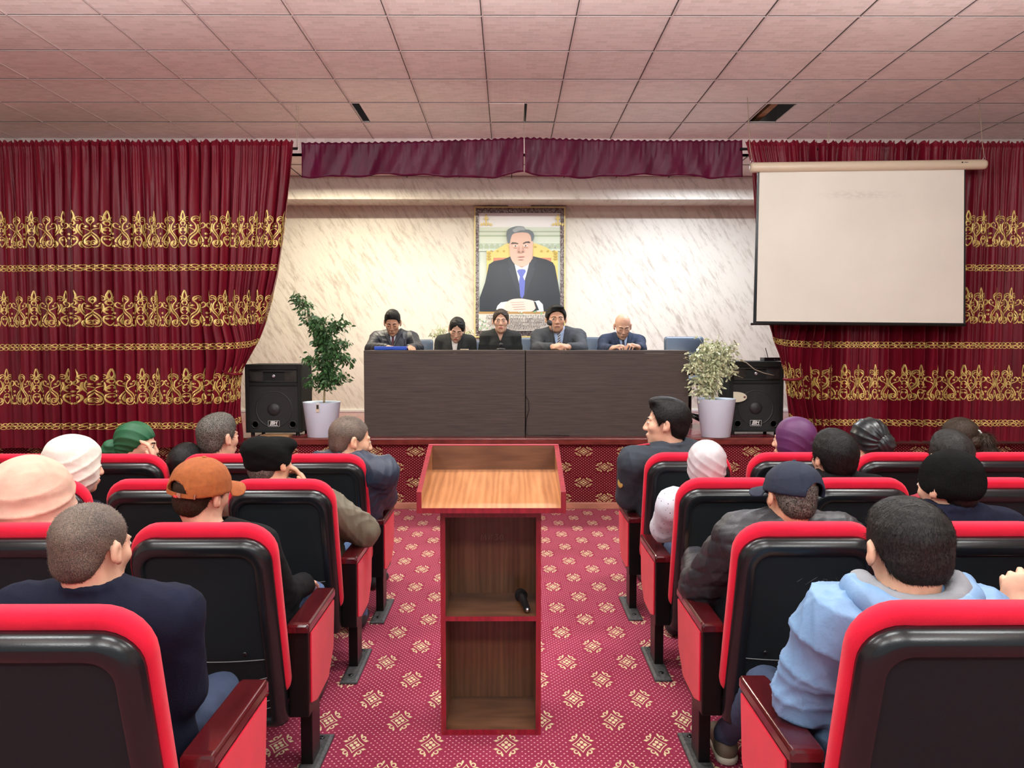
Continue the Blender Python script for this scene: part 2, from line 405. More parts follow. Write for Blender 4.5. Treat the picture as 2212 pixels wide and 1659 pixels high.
# ---------------------------------------------------------------- curtains
def prof_interp(tab, z):
    if z >= tab[0][1]: return tab[0][0]
    for (xa, za), (xb, zb) in zip(tab, tab[1:]):
        if z >= zb: 
            t = (za-z)/(za-zb); return xa+(xb-xa)*t
    return tab[-1][0]
CY = 6.86
def curtain(side, edge_px, zt_px, zb_px, outer, start_px, seed, tie_px, ylean=0.0):
    r = random.Random(seed)
    tab = [(px(x, y, CY).x, px(x, y, CY).z) for x, y in edge_px]
    zt = px(600, zt_px, CY).z; zb = px(600, zb_px, CY).z
    tie = px(*tie_px, CY)
    x_s = px(start_px, 700, CY).x
    etop = tab[0][0]; L = abs(etop-outer); sg = 1 if etop > outer else -1
    ph = [(r.uniform(.5, 2.2), r.uniform(0, 6.28), r.uniform(.5, 1)) for _ in range(6)]
    LAM = .088
    def S(u, z):     # u: metres from the outer end at the top
        u = min(L, max(0.0, u))
        x_line = outer+sg*u
        e = prof_interp(tab, z)
        ds = (u-abs(x_s-outer))/(L-abs(x_s-outer))
        dz = z-tie.z
        zz = z
        if ds > 0:
            near = math.exp(-(dz/.34)**2) if dz > 0 else math.exp(-(dz/.5)**2)
            p = 1-.62*near
            x = x_s+(e-x_s)*(1-(1-ds)**(1/p) if near < .02 else 1-(1-ds)**(1+1.6*near))
            zz = z+.055*ds*ds*(1 if dz < 0.2 else max(0, 1-(dz-.2)/.5))
            amp = 1-.45*near*ds
        else: x = x_line; amp = 1
        q = u/LAM+.55*sum(a*math.sin(f_*u*2.3+o_) for f_, o_, a in ph)/2
        phi = 2*math.pi*q
        top = max(0, min(1, (z-(zt-.55))/.55)); low = 1-top
        mod = .62+.38*math.sin(u*5.1+ph[0][1]+1.3*math.sin(u*2.1))
        y = -.062*amp*mod*(math.cos(phi)+.35*math.cos(2*phi+1+z*.5))*(.45+.55*low)
        y += -.018*amp*math.cos(phi*.37+1.1+ph[1][1])*(.3+.7*low)
        fine = .010*top*math.sin(phi*2.7+u*3)+.004*math.sin(phi*3.1+z*2.2)
        gather = .010*math.exp(-((zt-.05-z)/.02)**2)
        y += fine-gather
        x += .0165*amp*mod*math.sin(phi)*(.5+.5*low)
        tz = .004*math.sin(phi*1.9+u*9)*math.exp(-((zt-z)/.05)**2)*3
        slope = -.016*(1-u/L)
        return Vector((x, CY+y+ylean*(0), zz+tz+slope))
    nu = int(L/.0075); nz = 74
    zs = [zt-(zt-zb)*(k/nz) for k in range(nz+1)]; zs.insert(1, zt-.02); zs.insert(2, zt-.04); zs.insert(3, zt-.055)
    zs = sorted(set(zs), reverse=True); 
    vs_, fs = [], []
    for z in zs:
        for i in range(nu+1): vs_.append(S(L*i/nu, z))
    n = nu+1
    for k in range(len(zs)-1):
        for i in range(nu): fs.append((k*n+i, k*n+i+1, (k+1)*n+i+1, (k+1)*n+i) if sg < 0 else (k*n+i+1, k*n+i, (k+1)*n+i, (k+1)*n+i+1))
    me = bpy.data.meshes.new('curtain_cloth'); me.from_pydata(vs_, [], fs); me.update()
    return S, L, me, zt, zb
def spiral(cx, cy, r, a0, turns, n=14, k=.75):
    return [(cx+r*(1-k*t/n)*math.cos(a0+2*math.pi*turns*t/n), cy+r*(1-k*t/n)*math.sin(a0+2*math.pi*turns*t/n)) for t in range(n+1)]
def motif_strokes():
    half = []
    A = [(.395, .17), (.40, .24), (.33, .36), (.22, .47), (.17, .58), (.20, .70), (.27, .78), (.26, .88), (.16, .93), (.07, .88), (.09, .80), (.16, .81)]
    half.append([tuple(p)[:2] for p in smoothcurve([(x, y, 0) for x, y in A], 3)])
    A2 = [(.33, .15), (.33, .23), (.26, .34), (.16, .45), (.11, .58), (.13, .70)]
    half.append([tuple(p)[:2] for p in smoothcurve([(x, y, 0) for x, y in A2], 3)])
    half.append(spiral(.26, .14, .14, 0, -1.35, 16))
    half.append([tuple(p)[:2] for p in smoothcurve([(x, y, 0) for x, y in [(.20, .50), (.30, .56), (.42, .60), (.46, .68), (.40, .74), (.34, .69)]], 3)])
    half.append([tuple(p)[:2] for p in smoothcurve([(x, y, 0) for x, y in [(0, .36), (.09, .32), (.12, .22), (.07, .12), (0, .05)]], 3)])
    half.append([tuple(p)[:2] for p in smoothcurve([(x, y, 0) for x, y in [(0, .80), (.05, .90), (.045, .98), (0, 1.1)]], 3)])
    half.append([tuple(p)[:2] for p in smoothcurve([(x, y, 0) for x, y in [(.24, .80), (.19, .87), (.12, .86)]], 3)])
    half.append(spiral(.26, .14, .075, 2.0, 1.0, 8))
    half.append([tuple(p)[:2] for p in smoothcurve([(x, y, 0) for x, y in [(.04, .40), (.10, .46), (.07, .56), (0, .62)]], 3)])
    half.append([tuple(p)[:2] for p in smoothcurve([(x, y, 0) for x, y in [(.02, .66), (.07, .72), (.03, .80), (0, .76)]], 3)])
    for cx, cy in ((.47, .42), (.06, .52), (.47, .30), (.44, .06), (.30, .64), (.05, .26)):
        half.append([(cx-.045, cy), (cx+.045, cy)]); half.append([(cx, cy-.03), (cx, cy+.03)])
    out = list(half)
    out += [[(-x, y) for x, y in s_] for s_ in half]
    return out
MOT = motif_strokes()
def embroider(S, L, bands, trims, PW, H, wd):
    mb = MB()
    def ribbon(pts, wd):
        n = len(pts); ring = []
        for i, (u, z) in enumerate(pts):
            a = pts[max(i-1, 0)]; b_ = pts[min(i+1, n-1)]
            du, dz = b_[0]-a[0], b_[1]-a[1]; l = math.hypot(du, dz) or 1
            nx, nz = -dz/l*wd/2, du/l*wd/2
            row = []
            for sgn, off in ((1, .0025), (0, .006), (-1, .0025)):
                p = S(u+nx*sgn, z+nz*sgn); e = .004
                N = (S(u+e, z)-S(u-e, z)).cross(S(u, z+e)-S(u, z-e))
                N.normalize()
                if N.y > 0: N = -N
                row.append(p+N*off)
            ring.append(row)
        vs_ = [p for r_ in ring for p in r_]; fs = []
        for i in range(n-1):
            for k in range(2): fs.append((3*i+k, 3*i+k+1, 3*i+3+k+1, 3*i+3+k))
        mb.add(vs_, fs)
    for zb_ in bands:
        u = .05
        while u < L-.04:
            for s_ in MOT:
                P_ = [(min(L-.004, max(.01, u+x*PW*1.06)), zb_+y*H) for x, y in s_]
                ribbon(P_, wd)
            u += PW
    for zc in trims:
        u = .02
        k = 0
        while u < L-.015:
            for row in (0, 1):
                cx = u+(.008 if row else 0); cz = zc+(.014 if row else -.014); rr = .0125
                ribbon([(min(L-.002, cx+rr*math.cos(2*math.pi*t/8)), cz+rr*math.sin(2*math.pi*t/8)) for t in range(9)], .0062)
            u += .027; k += 1
    return mb

def zat(y): return px(1099, y, CY).z
left_edge = [(637, 303), (629, 394), (620, 470), (612, 533), (603, 592), (589, 651), (574, 702), (557, 748), (536, 786), (522, 812), (518, 841), (517, 900), (523, 948), (525, 975)]
S1, L1, me1, zt1, zb1 = curtain('l', left_edge, 303, 965, -5.9, 430, 3, (505, 806))
ct = thing('stage_curtain', 'wide burgundy curtain with gold embroidery left of the stage opening, tied back', 'curtain', (0, 0, 0))
link('curtain_cloth', me1, M['curtain'], ct, True)
embroider(S1, L1, [zat(536), zat(706), zat(873)], [zat(578), zat(748), zat(918)], .132, .292, .0066).obj('embroidery', M['gold'], ct, True)['label'] = 'gold scroll embroidery bands'
right_edge = [(1609, 303), (1624, 364), (1633, 491), (1643, 600), (1660, 702), (1671, 744), (1685, 778), (1697, 820), (1702, 870), (1706, 913), (1709, 960)]
S2, L2, me2, zt2, zb2 = curtain('r', right_edge, 303, 952, 5.9, 1790, 11, (1712, 818))
ct = thing('stage_curtain', 'burgundy curtain with gold embroidery hanging behind the projection screen', 'curtain', (0, 0, 0))
link('curtain_cloth', me2, M['curtain'], ct, True)
embroider(S2, L2, [zat(532), zat(698), zat(865)], [zat(576), zat(744), zat(912)], .132, .292, .0066).obj('embroidery', M['gold'], ct, True)['label'] = 'gold scroll embroidery bands'
# tie backs
for nm, ex, sgn, S_, lab in (('a', (478, 806), 1, S1, 'left'), ('b', (1738, 818), -1, S2, 'right')):
    c = px(ex[0]+sgn*24, ex[1], CY)
    t = MB().tube([(c.x-sgn*.08, CY-.02, c.z+.02), (c.x-sgn*.03, CY-.06, c.z), (c.x+sgn*.04, CY-.062, c.z-.008), (c.x+sgn*.085, CY-.01, c.z-.005), (c.x+sgn*.06, CY+.05, c.z)], .012, 10)
    tag(t.obj('curtain_tieback', M['curtain'], smooth=True), 'thin burgundy tie gathering the '+lab+' stage curtain', 'tieback')
# curtain rods
for xa, xb in ((-5.95, px(640, 300, CY).x), (px(1603, 300, CY).x, 5.95)):
    r_ = MB().tube([(xa, CY+.045, zt1-.06), (xb, CY+.045, zt1-.06)], .012, 8)
    tag(r_.obj('curtain_rod', M['blk_metal'], smooth=True), 'thin rod carrying the top of the '+('left' if xa < 0 else 'right')+' burgundy curtain', 'rod')
# valance: two lengths meeting over the middle
def valance(pxa, pxb, ytop_a, ytop_b, seed, label, flip):
    VY = 6.92; n = 150; m_ = 16; vs_, fs = [], []; r = random.Random(seed); o1, o2 = r.uniform(0, 6), r.uniform(0, 6)
    a = px(pxa, ytop_a, VY); b_ = px(pxb, ytop_b, VY)
    for k in range(m_+1):
        v_ = k/m_
        for i in range(n+1):
            u = i/n; x = a.x+(b_.x-a.x)*u; zt = a.z+(b_.z-a.z)*u-.012*math.sin(math.pi*u)
            end = (1-u) if flip else u
            bot = px(1100, 381-8*math.exp(-((1-end)/.06)**2)+3*math.sin(u*9+o1)+1.5*math.sin(u*31), VY).z
            z = zt+(bot-zt)*v_
            y = VY+.016*math.sin(u*23+o1+v_*1.3)*v_+.012*math.sin(u*47+o2+v_*2.2*math.sin(u*7))*v_+.006*math.sin(u*260)*(1-v_)**2+.004*math.sin(u*90+v_*6)
            if v_ < .02: z += .006*math.sin(u*210+o1)
            vs_.append((x, y, z))
    for k in range(m_):
        for i in range(n): fs.append((k*(n+1)+i+1, k*(n+1)+i, (k+1)*(n+1)+i, (k+1)*(n+1)+i+1))
    me = bpy.data.meshes.new('valance'); me.from_pydata(vs_, [], fs); me.update()
    o = link('stage_valance', me, M['valance'], None, True)
    sd = o.modifiers.new('s', 'SOLIDIFY'); sd.thickness = .004
    return tag(o, label, 'valance')
valance(651, 1131, 308, 297, 1, 'left half of the plum satin valance above the stage opening', False)
valance(1134, 1604, 297, 303, 2, 'right half of the plum satin valance above the stage opening', True)
for (x, ya, yb) in ((641, 250, 320), (1132, 232, 300), (1789, 265, 306)):
    a = px(x, yb, 6.93)
    for k, dx in enumerate((0, .022)):
        if k and x == 1132: continue
        t = MB().tube([(a.x+dx*.3, 6.93, a.z), (a.x+dx, 6.93, CZ+.02)], .0022, 5)
        tag(t.obj('hanging_wire', M['steel_wire']), ('left' if k == 0 else 'right')+' strand of the '+{641: 'wire pair from ceiling beside the left curtain top', 1132: 'single wire from ceiling to the middle of the valance', 1789: 'wire pair from ceiling above the projection screen'}[x], 'wire', 'ceiling wires '+{641: 'left', 1132: 'centre', 1789: 'right'}[x])

# ---------------------------------------------------------------- projection screen
QY = 6.66
sc = thing('projection_screen', 'pull-down projection screen hanging before the right curtain', 'projection screen', px(1870, 700, QY))
o0 = sc.location
def q(x, y, Y=QY): return px(x, y, Y)-o0
mb = MB().tube([q(1621, 362), q(1626, 362), q(2124, 355.5), q(2129, 355.5)], [.036, .042, .042, .036], 12)
mb.obj('housing', M['cream'], sc, True)
MB().hexa([q(1641, 371), q(2083, 364), q(2081, 698), q(1634, 694)], [q(1641, 371)+Vector((0, .003, 0)), q(2083, 364)+Vector((0, .003, 0)), q(2081, 698)+Vector((0, .003, 0)), q(1634, 694)+Vector((0, .003, 0))]).obj('canvas', M['canvas'], sc)
b0 = Vector((0, .0015, 0)); b1 = Vector((0, .006, 0))
MB().hexa([q(1636, 371)+b0, q(2086, 364)+b0, q(2086, 702)+b0, q(1627, 699)+b0], [q(1636, 371)+b1, q(2086, 364)+b1, q(2086, 702)+b1, q(1627, 699)+b1]).obj('black_backing', M['blk_plastic'], sc)
MB().tube([q(1622, 700), q(1630, 699.5), q(2086, 702.5)], .011, 8).obj('bottom_bar', M['blk_metal'], sc, True)
for x in (1624, 2126):
    c_ = q(x, 349 if x < 2000 else 343)
    MB().tube([c_+Vector((0, 0, -.02)), c_+Vector((.012, 0, .0)), c_+Vector((0, 0, .02)), c_+Vector((-.012, 0, 0)), c_+Vector((0, 0, -.02))], .003, 6).obj('hanging_ring', M['chrome'], sc, True)
    MB().tube([c_+Vector((0, 0, .02)), c_+Vector((-.02, 0, .13)), (c_.x-.03, c_.y+.05, CZ-o0.z)], .003, 6).obj('cord', M['steel_wire'], sc, True)
MB().box(0, .012, -.001, .001, 0, .01).obj('housing_mark', M['blk_plastic'], sc).location = q(2071, 354.5)+Vector((0, -.044, 0))
MB().box(0, .03, -.001, .001, 0, .004).obj('housing_mark', M['dust'], sc).location = q(2077, 353.5)+Vector((0, -.044, 0))

# ---------------------------------------------------------------- stage tables
TY = 7.13; TZ = px(1100, 757, TY).z; TX = [px(786, 800, TY).x, px(1135, 800, TY).x, px(1488, 800, TY).x]
for k in (0, 1):
    a, b_ = TX[k]+(.0 if k == 0 else .004), TX[k+1]-(.004 if k == 0 else 0)
    t = thing('conference_table', ['left', 'right'][k]+' half of the long dark wood table on the stage', 'table', ((a+b_)/2, TY, SZ))
    hw = (b_-a)/2; H_ = TZ-SZ
    MB().box(-hw, hw, 0, .018, .001, H_-.026).obj('front_panel', M['table'], t, bev=.001)
    MB().box(-hw, hw, -.004, .60, H_-.025, H_).obj('tabletop', M['table'], t, bev=.002)
    for sx in (-1, 1):
        MB().box(sx*hw-.02*(sx > 0), sx*hw+.02*(sx < 0), .019, .56, 0, H_-.026).obj('side_panel', M['table'], t)
# stray wires at table seam
c0 = px(1137, 850, TY-.02)
t = MB().tube([px(1136, 856, TY-.012), px(1142, 866, TY-.02), px(1143, 885, TY-.02), px(1137, 905, TY-.012), px(1136, 935, TY-.02), px(1141, 941, TY-.05), px(1175, 940, TY-.05), px(1230, 941.5, TY-.04)], .003, 6)
tag(t.obj('cable', M['blk_metal'], smooth=True), 'thin cable hanging down the seam between the two table halves', 'cable')

# ---------------------------------------------------------------- speakers
def speaker(x0, x1, yt, yb, Y, label):
    a = px(x0, yb, Y); b_ = px(x1, yt, Y); W = b_.x-a.x; H_ = b_.z-SZ; hw = W/2
    t = thing('loudspeaker', label, 'speaker', ((a.x+b_.x)/2, Y, SZ))
    MB().box(-hw, hw, .02, .40, .03, H_).obj('cabinet', M['speaker'], t, bev=.012, seg=3)
    fr = MB(); ft = .035
    fr.box(-hw, -hw+ft, -.0, .03, .03, H_); fr.box(hw-ft, hw, 0, .03, .03, H_); fr.box(-hw+ft, hw-ft, 0, .03, H_-.05, H_); fr.box(-hw+ft, hw-ft, 0, .03, .03, .05)
    hz = H_*.70; fr.box(-hw+ft, hw-ft, 0, .03, hz, hz+.03)
    fr.obj('front_frame', M['speaker'], t, bev=.004)
    MB().box(-hw+ft, hw-ft, .012, .018, .05, hz).obj('grille', M['grille'], t)
    rr = hw*.66; cz = hz*.53
    MB().lathe([(rr, .0125), (rr*1.0, .009), (rr*.95, .008), (rr*.93, .0125)], (0, 0, cz), 48, 'y', False).obj('woofer_ring', M['cone'], t, True)
    MB().lathe([(rr*.36, .0125), (rr*.33, .004), (rr*.2, -.004), (.001, -.008)], (0, 0, cz), 32, 'y', False).obj('woofer_dome', M['cone'], t, True)
    hm = MB(); x_ = hw-ft-.004; z0, z1 = hz+.035, H_-.055
    hm.hexa([(-x_, 0, z0), (x_, 0, z0), (x_, 0, z0+.012), (-x_, 0, z0+.012)], [(-x_, .03, z0), (x_, .03, z0), (x_, .03, z0+.012), (-x_, .03, z0+.012)])
    hm.hexa([(-x_, 0, z1-.012), (x_, 0, z1-.012), (x_, 0, z1), (-x_, 0, z1)], [(-x_, .03, z1-.012), (x_, .03, z1-.012), (x_, .03, z1), (-x_, .03, z1)])
    for sx in (-1, 1): hm.hexa([(sx*x_, -.0, z0), (sx*x_*.45, .02, z0+.012), (sx*x_*.45, .02, z1-.012), (sx*x_, 0, z1)][::sx], [(sx*x_, .03, z0), (sx*x_*.45, .03, z0+.01), (sx*x_*.45, .03, z1-.01), (sx*x_, .03, z1)][::sx])
    hm.obj('horn', M['gloss_blk'], t)
    MB().lathe([(.017, .019), (.016, .012), (.010, .012)], (0, 0, (z0+z1)/2), 20, 'y').obj('tweeter', M['chrome'], t, True)
    for sx in (-1, 1): MB().lathe([(.036, .012), (.036, .004), (.028, .004), (.026, .014)], (sx*(hw-ft-.05), 0, .105), 24, 'y').obj('bass_port', M['cone'], t, True)
    bd = MB().box(-.052, .052, .006, .0125, .085, .140).obj('badge', M['blk_plastic'], t)
    bd2 = MB()
    for (p, q_, r_, s_) in ((-.052, .052, .085, .087), (-.052, .052, .138, .14), (-.052, -.050, .085, .14), (.05, .052, .085, .14)): bd2.box(p, q_, .0045, .006, r_, s_)
    bd2.box(-.036, .036, .0045, .006, .094, .099); bd2.obj('badge_outline', M['white'], bd)
    tm = text_mesh('JBH', .044, .95, .001, bold=.0012); 
    for v_ in tm.vertices: v_.co.x += v_.co.z*.18
    to = link('lettering', tm, M['white'], bd); to.location = (0, .0045, .118)
    for sx in (-1, 1):
        for y_ in (.05, .36): MB().lathe([(.018, 0), (.018, .031)], (sx*(hw-.05), y_, 0), 12).obj('foot', M['blk_plastic'], t)
    return t, H_, W
speaker(531, 650, 787, 943, 7.16, 'black loudspeaker left of the taller potted plant on the stage')
spk, SH, SW = speaker(1574, 1694, 781, 937, 7.20, 'black loudspeaker by the right curtain, with receiver on top')
# plank under left speaker
a = px(600, 943, 7.12)
tag(MB().box(a.x-.13, a.x+.13, 7.02, 7.14, SZ+.003, SZ+.022).obj('plank', M['rafter']), 'small piece of worn plywood under the left loudspeaker', 'plank')
# receiver with antenna
a = px(1665, 781, 7.3); zt = SZ+SH
t = thing('wireless_receiver', 'small black wireless receiver standing on the right loudspeaker', 'receiver', (a.x+.01, 7.3, zt))
MB().box(-.09, .09, -.06, .07, .004, .036).obj('case', M['blk_plastic'], t, bev=.003)
MB().tube([(-.035, .0, .03), (-.062, 0, .125)], .0035, 6).obj('antenna', M['blk_metal'], t)
for k in range(3): MB().box(.0+k*.025, .012+k*.025, -.062, -.058, .012, .024).obj('control_knob', M['dust'], t)
tb = MB().tube([px(1598, 779, 7.3), px(1612, 783, 7.12), px(1630, 798, 7.1), px(1650, 806, 7.12), px(1672, 811, 7.14)], .004, 6)
tag(tb.obj('cable', M['steel_wire'], smooth=True), 'pale cable draped across the front of the right loudspeaker', 'cable')
# cream half-oval sticker tag hanging on the speaker
a = px(1585, 858, 7.17); r_ = MB(); pts = []
Wd, Hh = .125, .098
for k in range(17):
    an = -math.pi/2+math.pi*k/16; pts.append((math.cos(an)**.8*Wd if math.cos(an) > 0 else 0, math.sin(an)*Hh/2))
r_.loft([[(x, 0, z) for x, z in pts], [(x, -.004, z) for x, z in pts]])
sig = thing('paper_pennant', 'cream half-oval tag on the front of the right loudspeaker', 'tag', (a.x, 7.186, a.z))
r_.obj('tag_body', simple('pale_cream', (.68, .64, .48), .6), sig); MB().box(.095, .112, -.006, -.004, -.009, .008).obj('tag_mark', simple('dark_red_mark', (.12, .02, .02), .6), sig)

# ---------------------------------------------------------------- potted plants
def plant(px_c, yt, yb, wt, wb, Y, top_px, leafm, label, stems, seed, leafn, lsize, cat='plant'):
    r = random.Random(seed)
    c = px(px_c, yb, Y); H_ = px(px_c, yt, Y).z-SZ; k = Y/F
    t = thing('potted_plant', label, cat, (c.x, Y, SZ)); rt, rb = wt*k/2, wb*k/2
    MB().lathe([(rb*.96, 0), (rb, .004), (rt, H_-.004), (rt+.002, H_), (rt-.006, H_), (rt-.012, H_-.03), (rb*.9, .02)], (0, 0, 0), 40).obj('pot', M['white_pot'], t, True)
    MB().lathe([(.001, H_-.012), (rt-.010, H_-.02), (rt-.012, H_-.04)], (0, 0, 0), 30).obj('soil', M['soil'], t, True)
    br = MB(); lf = MB()
    def P(x, y, dy=0): p = px(x, y, Y+dy); return Vector((p.x-c.x, dy, p.z-SZ))
    allp = []
    for pts, rad in stems:
        P_ = smoothcurve([P(*p) for p in pts], 6); n_ = len(P_)
        br.tube(P_, [rad*(1-.8*i/n_) for i in range(n_)], 7); allp.append((P_, rad))
    bo = br.obj('trunk', M['bark'], t, True)
    for P_, rad in allp:
        n_ = len(P_)
        cnt = int(leafn*len(P_)/60)
        for _ in range(cnt):
            i = r.randrange(int(n_*.35) if rad > .006 else 0, n_); base = P_[i]
            tw = Vector((r.gauss(0, .030), r.gauss(0, .045), r.gauss(0, .026))); 
            tip = base+tw; 
            br2 = None
            d = Vector((tw.x+r.gauss(0, .02), tw.y+r.gauss(0, .03), -.045+r.gauss(0, .025))).normalized()
            l = lsize*r.uniform(.7, 1.2); w_ = l*r.uniform(.36, .5)
            sd = d.cross(Vector((r.gauss(0, 1), r.gauss(0, 1), r.gauss(0, .4)))).normalized(); nn = sd.cross(d)
            prof = [(0, 0), (.25, .8), (.5, 1), (.75, .62), (1, 0)]
            vs_ = []
            for (s_, w2) in prof:
                m_ = tip+d*l*s_+nn*(-.12*l*s_*s_); vs_ += [m_-sd*w_/2*w2+nn*.06*l*w2, m_-nn*0, m_+sd*w_/2*w2+nn*.06*l*w2]
            fs = []
            for q_ in range(4): fs += [(3*q_, 3*q_+1, 3*q_+4, 3*q_+3), (3*q_+1, 3*q_+2, 3*q_+5, 3*q_+4)]
            lf.add(vs_, fs)
            lf.tube([base, base+tw*.6, tip], .0014, 4)
    o = lf.obj('foliage', leafm, t, True); return t
plant(696, 868, 943, 80, 62, 7.12, None, M['leaf'], 'tall ficus with green leaves in a white pot left of the table', [
    ([(700, 870), (701, 845), (702, 815), (703, 790), (700, 765), (696, 740)], .010), ([(702, 820), (708, 800), (716, 780), (722, 760), (730, 735)], .005),
    ([(700, 775), (694, 745), (686, 722), (676, 700), (668, 680), (658, 660), (650, 648), (642, 643)], .005), ([(702, 800), (690, 785), (676, 775), (662, 776)], .0035),
    ([(697, 745), (703, 725), (712, 708), (726, 700), (745, 705)], .004), ([(702, 760), (722, 762), (740, 770), (752, 785)], .0035), ([(697, 740), (690, 715), (684, 698), (672, 695)], .0035),
    ([(699, 760), (715, 745), (735, 738), (748, 742)], .0035), ([(702, 830), (692, 815), (680, 818), (668, 830)], .002), ([(702, 835), (716, 828), (735, 812), (741, 816)], .0018), ([(704, 790), (712, 805), (718, 815)], .002), ([(696, 740), (706, 735), (716, 715), (740, 690)], .003), ([(696, 740), (700, 718), (698, 700), (700, 690)], .003)], 5, 400, .050)
sticker = px(681, 880, 7.02); 
plant(1546, 861, 941, 82, 62, 7.10, None, M['leaf_v'], 'short ficus with variegated pale leaves in a white pot right of the table', [
    ([(1541, 866), (1540, 845), (1540, 820), (1541, 800), (1540, 785)], .009), ([(1539, 866), (1537, 840), (1536, 815), (1530, 795), (1522, 775), (1510, 765), (1496, 775), (1490, 800)], .005), ([(1540, 800), (1550, 780), (1560, 768), (1572, 758), (1582, 746)], .004),
    ([(1540, 790), (1534, 765), (1528, 752), (1520, 745)], .004), ([(1541, 790), (1546, 765), (1548, 750), (1552, 740)], .004), ([(1541, 810), (1556, 800), (1572, 798), (1585, 808)], .003), ([(1538, 820), (1524, 815), (1512, 815), (1500, 830)], .003), ([(1538, 845), (1526, 836), (1515, 842), (1512, 850)], .0022), ([(1540, 795), (1522, 790), (1505, 782), (1495, 800)], .003), ([(1541, 785), (1556, 775), (1566, 772), (1578, 785)], .003)], 8, 430, .046)
plant(975, 830, 900, 70, 55, 8.9, None, M['leaf_v'], 'small variegated plant behind the second panel member by the back wall', [
    ([(975, 835), (974, 800), (972, 770), (966, 740), (955, 715), (948, 712)], .006), ([(974, 780), (985, 750), (1000, 725), (1012, 715)], .005), ([(974, 780), (980, 740), (1005, 735), (1016, 730)], .004), ([(972, 770), (965, 735), (945, 725), (940, 722)], .004)], 9, 330, .040)
lb = thing('pot_label', 'small paper label stuck on the white pot left of the table', 'label', px(686, 880, 6.955))
MB().box(-.014, .014, -.002, .002, -.042, .042).obj('paper', M['cream'], lb); MB().box(-.009, .010, -.004, -.002, -.015, .022).obj('print', M['trim_dark'], lb)

# ---------------------------------------------------------------- office chairs on the stage
def office_chair(cx_px, top_px, Y, label):
    c = px(cx_px, top_px, Y); H_ = c.z-SZ
    t = thing('office_chair', label, 'chair', (c.x, Y, SZ))
    def pad(x, y0, y1, z0, z1, tilt=0):
        rings = []
        for (yy, ins) in ((y0, .02), (y0+.012, .004), ((y0+y1)/2, 0), (y1-.012, .004), (y1, .02)):
            ring = []
            hx, hz = x-ins, (z1-z0)/2-ins; cz = (z0+z1)/2
            for kx, kz, a0 in ((1, 1, 0), (-1, 1, 90), (-1, -1, 180), (1, -1, 270)):
                for q_ in range(4):
                    an = R(a0+q_*30); ring.append((kx*(hx-.03)+.03*math.cos(an), yy+((cz+kz*(hz-.03)+.03*math.sin(an))-z0)*tilt, cz+kz*(hz-.03)+.03*math.sin(an)))
            rings.append(ring)
        return MB().loft(rings)
    pad(.21, 0, .06, H_-.33, H_, .12).obj('backrest', M['grey_leather'], t, True)
    pad(.19, .01, .05, .50, H_-.36, .05).obj('lower_backrest', M['blk_plastic'], t, True)
    rings = []
    for z_, i_ in ((.43, .02), (.44, .0), (.50, 0), (.515, .02)):
        ring = []
        for kx, ky, a0 in ((1, 1, 0), (-1, 1, 90), (-1, -1, 180), (1, -1, 270)):
            for q_ in range(4):
                an = R(a0+q_*30); ring.append((kx*(.23-i_-.05)+.05*math.cos(an), -.21+ky*(.21-i_-.05)+.05*math.sin(an), z_))
        rings.append(ring)
    MB().loft(rings).obj('seat', M['grey_leather'], t, True)
    for sx in (-1, 1): MB().tube([(sx*.24, -.05, .44), (sx*.27, -.05, .60), (sx*.27, -.10, .66), (sx*.27, -.30, .66), (sx*.26, -.32, .60), (sx*.22, -.28, .44)], .016, 8).obj('armrest', M['blk_plastic'], t, True)
    MB().tube([(0, -.2, .1), (0, -.2, .43)], .028, 12).obj('gas_column', M['blk_metal'], t, True)
    bs = MB()
    for k in range(5):
        a = 2*math.pi*k/5; bs.tube([(0, -.2, .12), (.27*math.cos(a), -.2+.27*math.sin(a), .07)], [.022, .014], 8)
    bs.obj('star_base', M['blk_plastic'], t, True)
    for k in range(5):
        a = 2*math.pi*k/5; MB().tube([(.27*math.cos(a)-.012, -.2+.27*math.sin(a), .028), (.27*math.cos(a)+.012, -.2+.27*math.sin(a), .028)], .027, 12).obj('caster', M['blk_plastic'], t, True)
    return t
def lbl(s): return s
office_chair(893, 733, 8.45, 'grey-blue office chair behind the young man with the blue folder')
office_chair(1008, 735, 8.45, 'grey-blue office chair behind the woman looking down')
office_chair(1135, 729, 8.45, 'grey-blue office chair between the second woman and the speaking man')
office_chair(1277, 728, 8.45, 'grey-blue office chair between the speaking man and the bald man')
oc = office_chair(1480, 727, 8.2, 'empty grey-blue office chair at the right end of the table')

# ---------------------------------------------------------------- portrait
PY = BY-.05
pc = px(1123, 586, PY)
pt = thing('portrait', 'large framed portrait of a seated man in a dark suit on the stage wall', 'picture', (pc.x, PY, px(1123, 725, PY).z))
po = pt.location.copy()
def pq(cx, cy, off=0):      # coordinates of a 4.88x enlargement of the picture
    p = px(1000+cx/4.88, 420+cy/4.88, PY); return (p.x-po.x, off, p.z-po.z)
def frame_ring(a, b_, y0, y1, mat, name):   # a outer, b inner (x0,y0,x1,y1)
    mb = MB()
    def cn(r_): return [pq(r_[0], r_[1]), pq(r_[2], r_[1]), pq(r_[2], r_[3]), pq(r_[0], r_[3])]
    A, B_ = cn(a), cn(b_)
    for i in range(4):
        j = (i+1) % 4
        quad = [A[i], A[j], B_[j], B_[i]]
        mb.hexa([(p[0], y0, p[2]) for p in quad], [(p[0], y1, p[2]) for p in quad])
    return mb.obj(name, mat, pt)
frame_ring((122, 132, 1078, 1508), (134, 144, 1066, 1494), -.020, .04, simple('gilt_frame', (.75, .62, .25), .4, metal=.2), 'gilt_edge')
frame_ring((134, 144, 1066, 1494), (168, 196, 1026, 1440), -.014, .03, None, 'patterned_frame')
m, nt, b = new_mat('mosaic_frame')
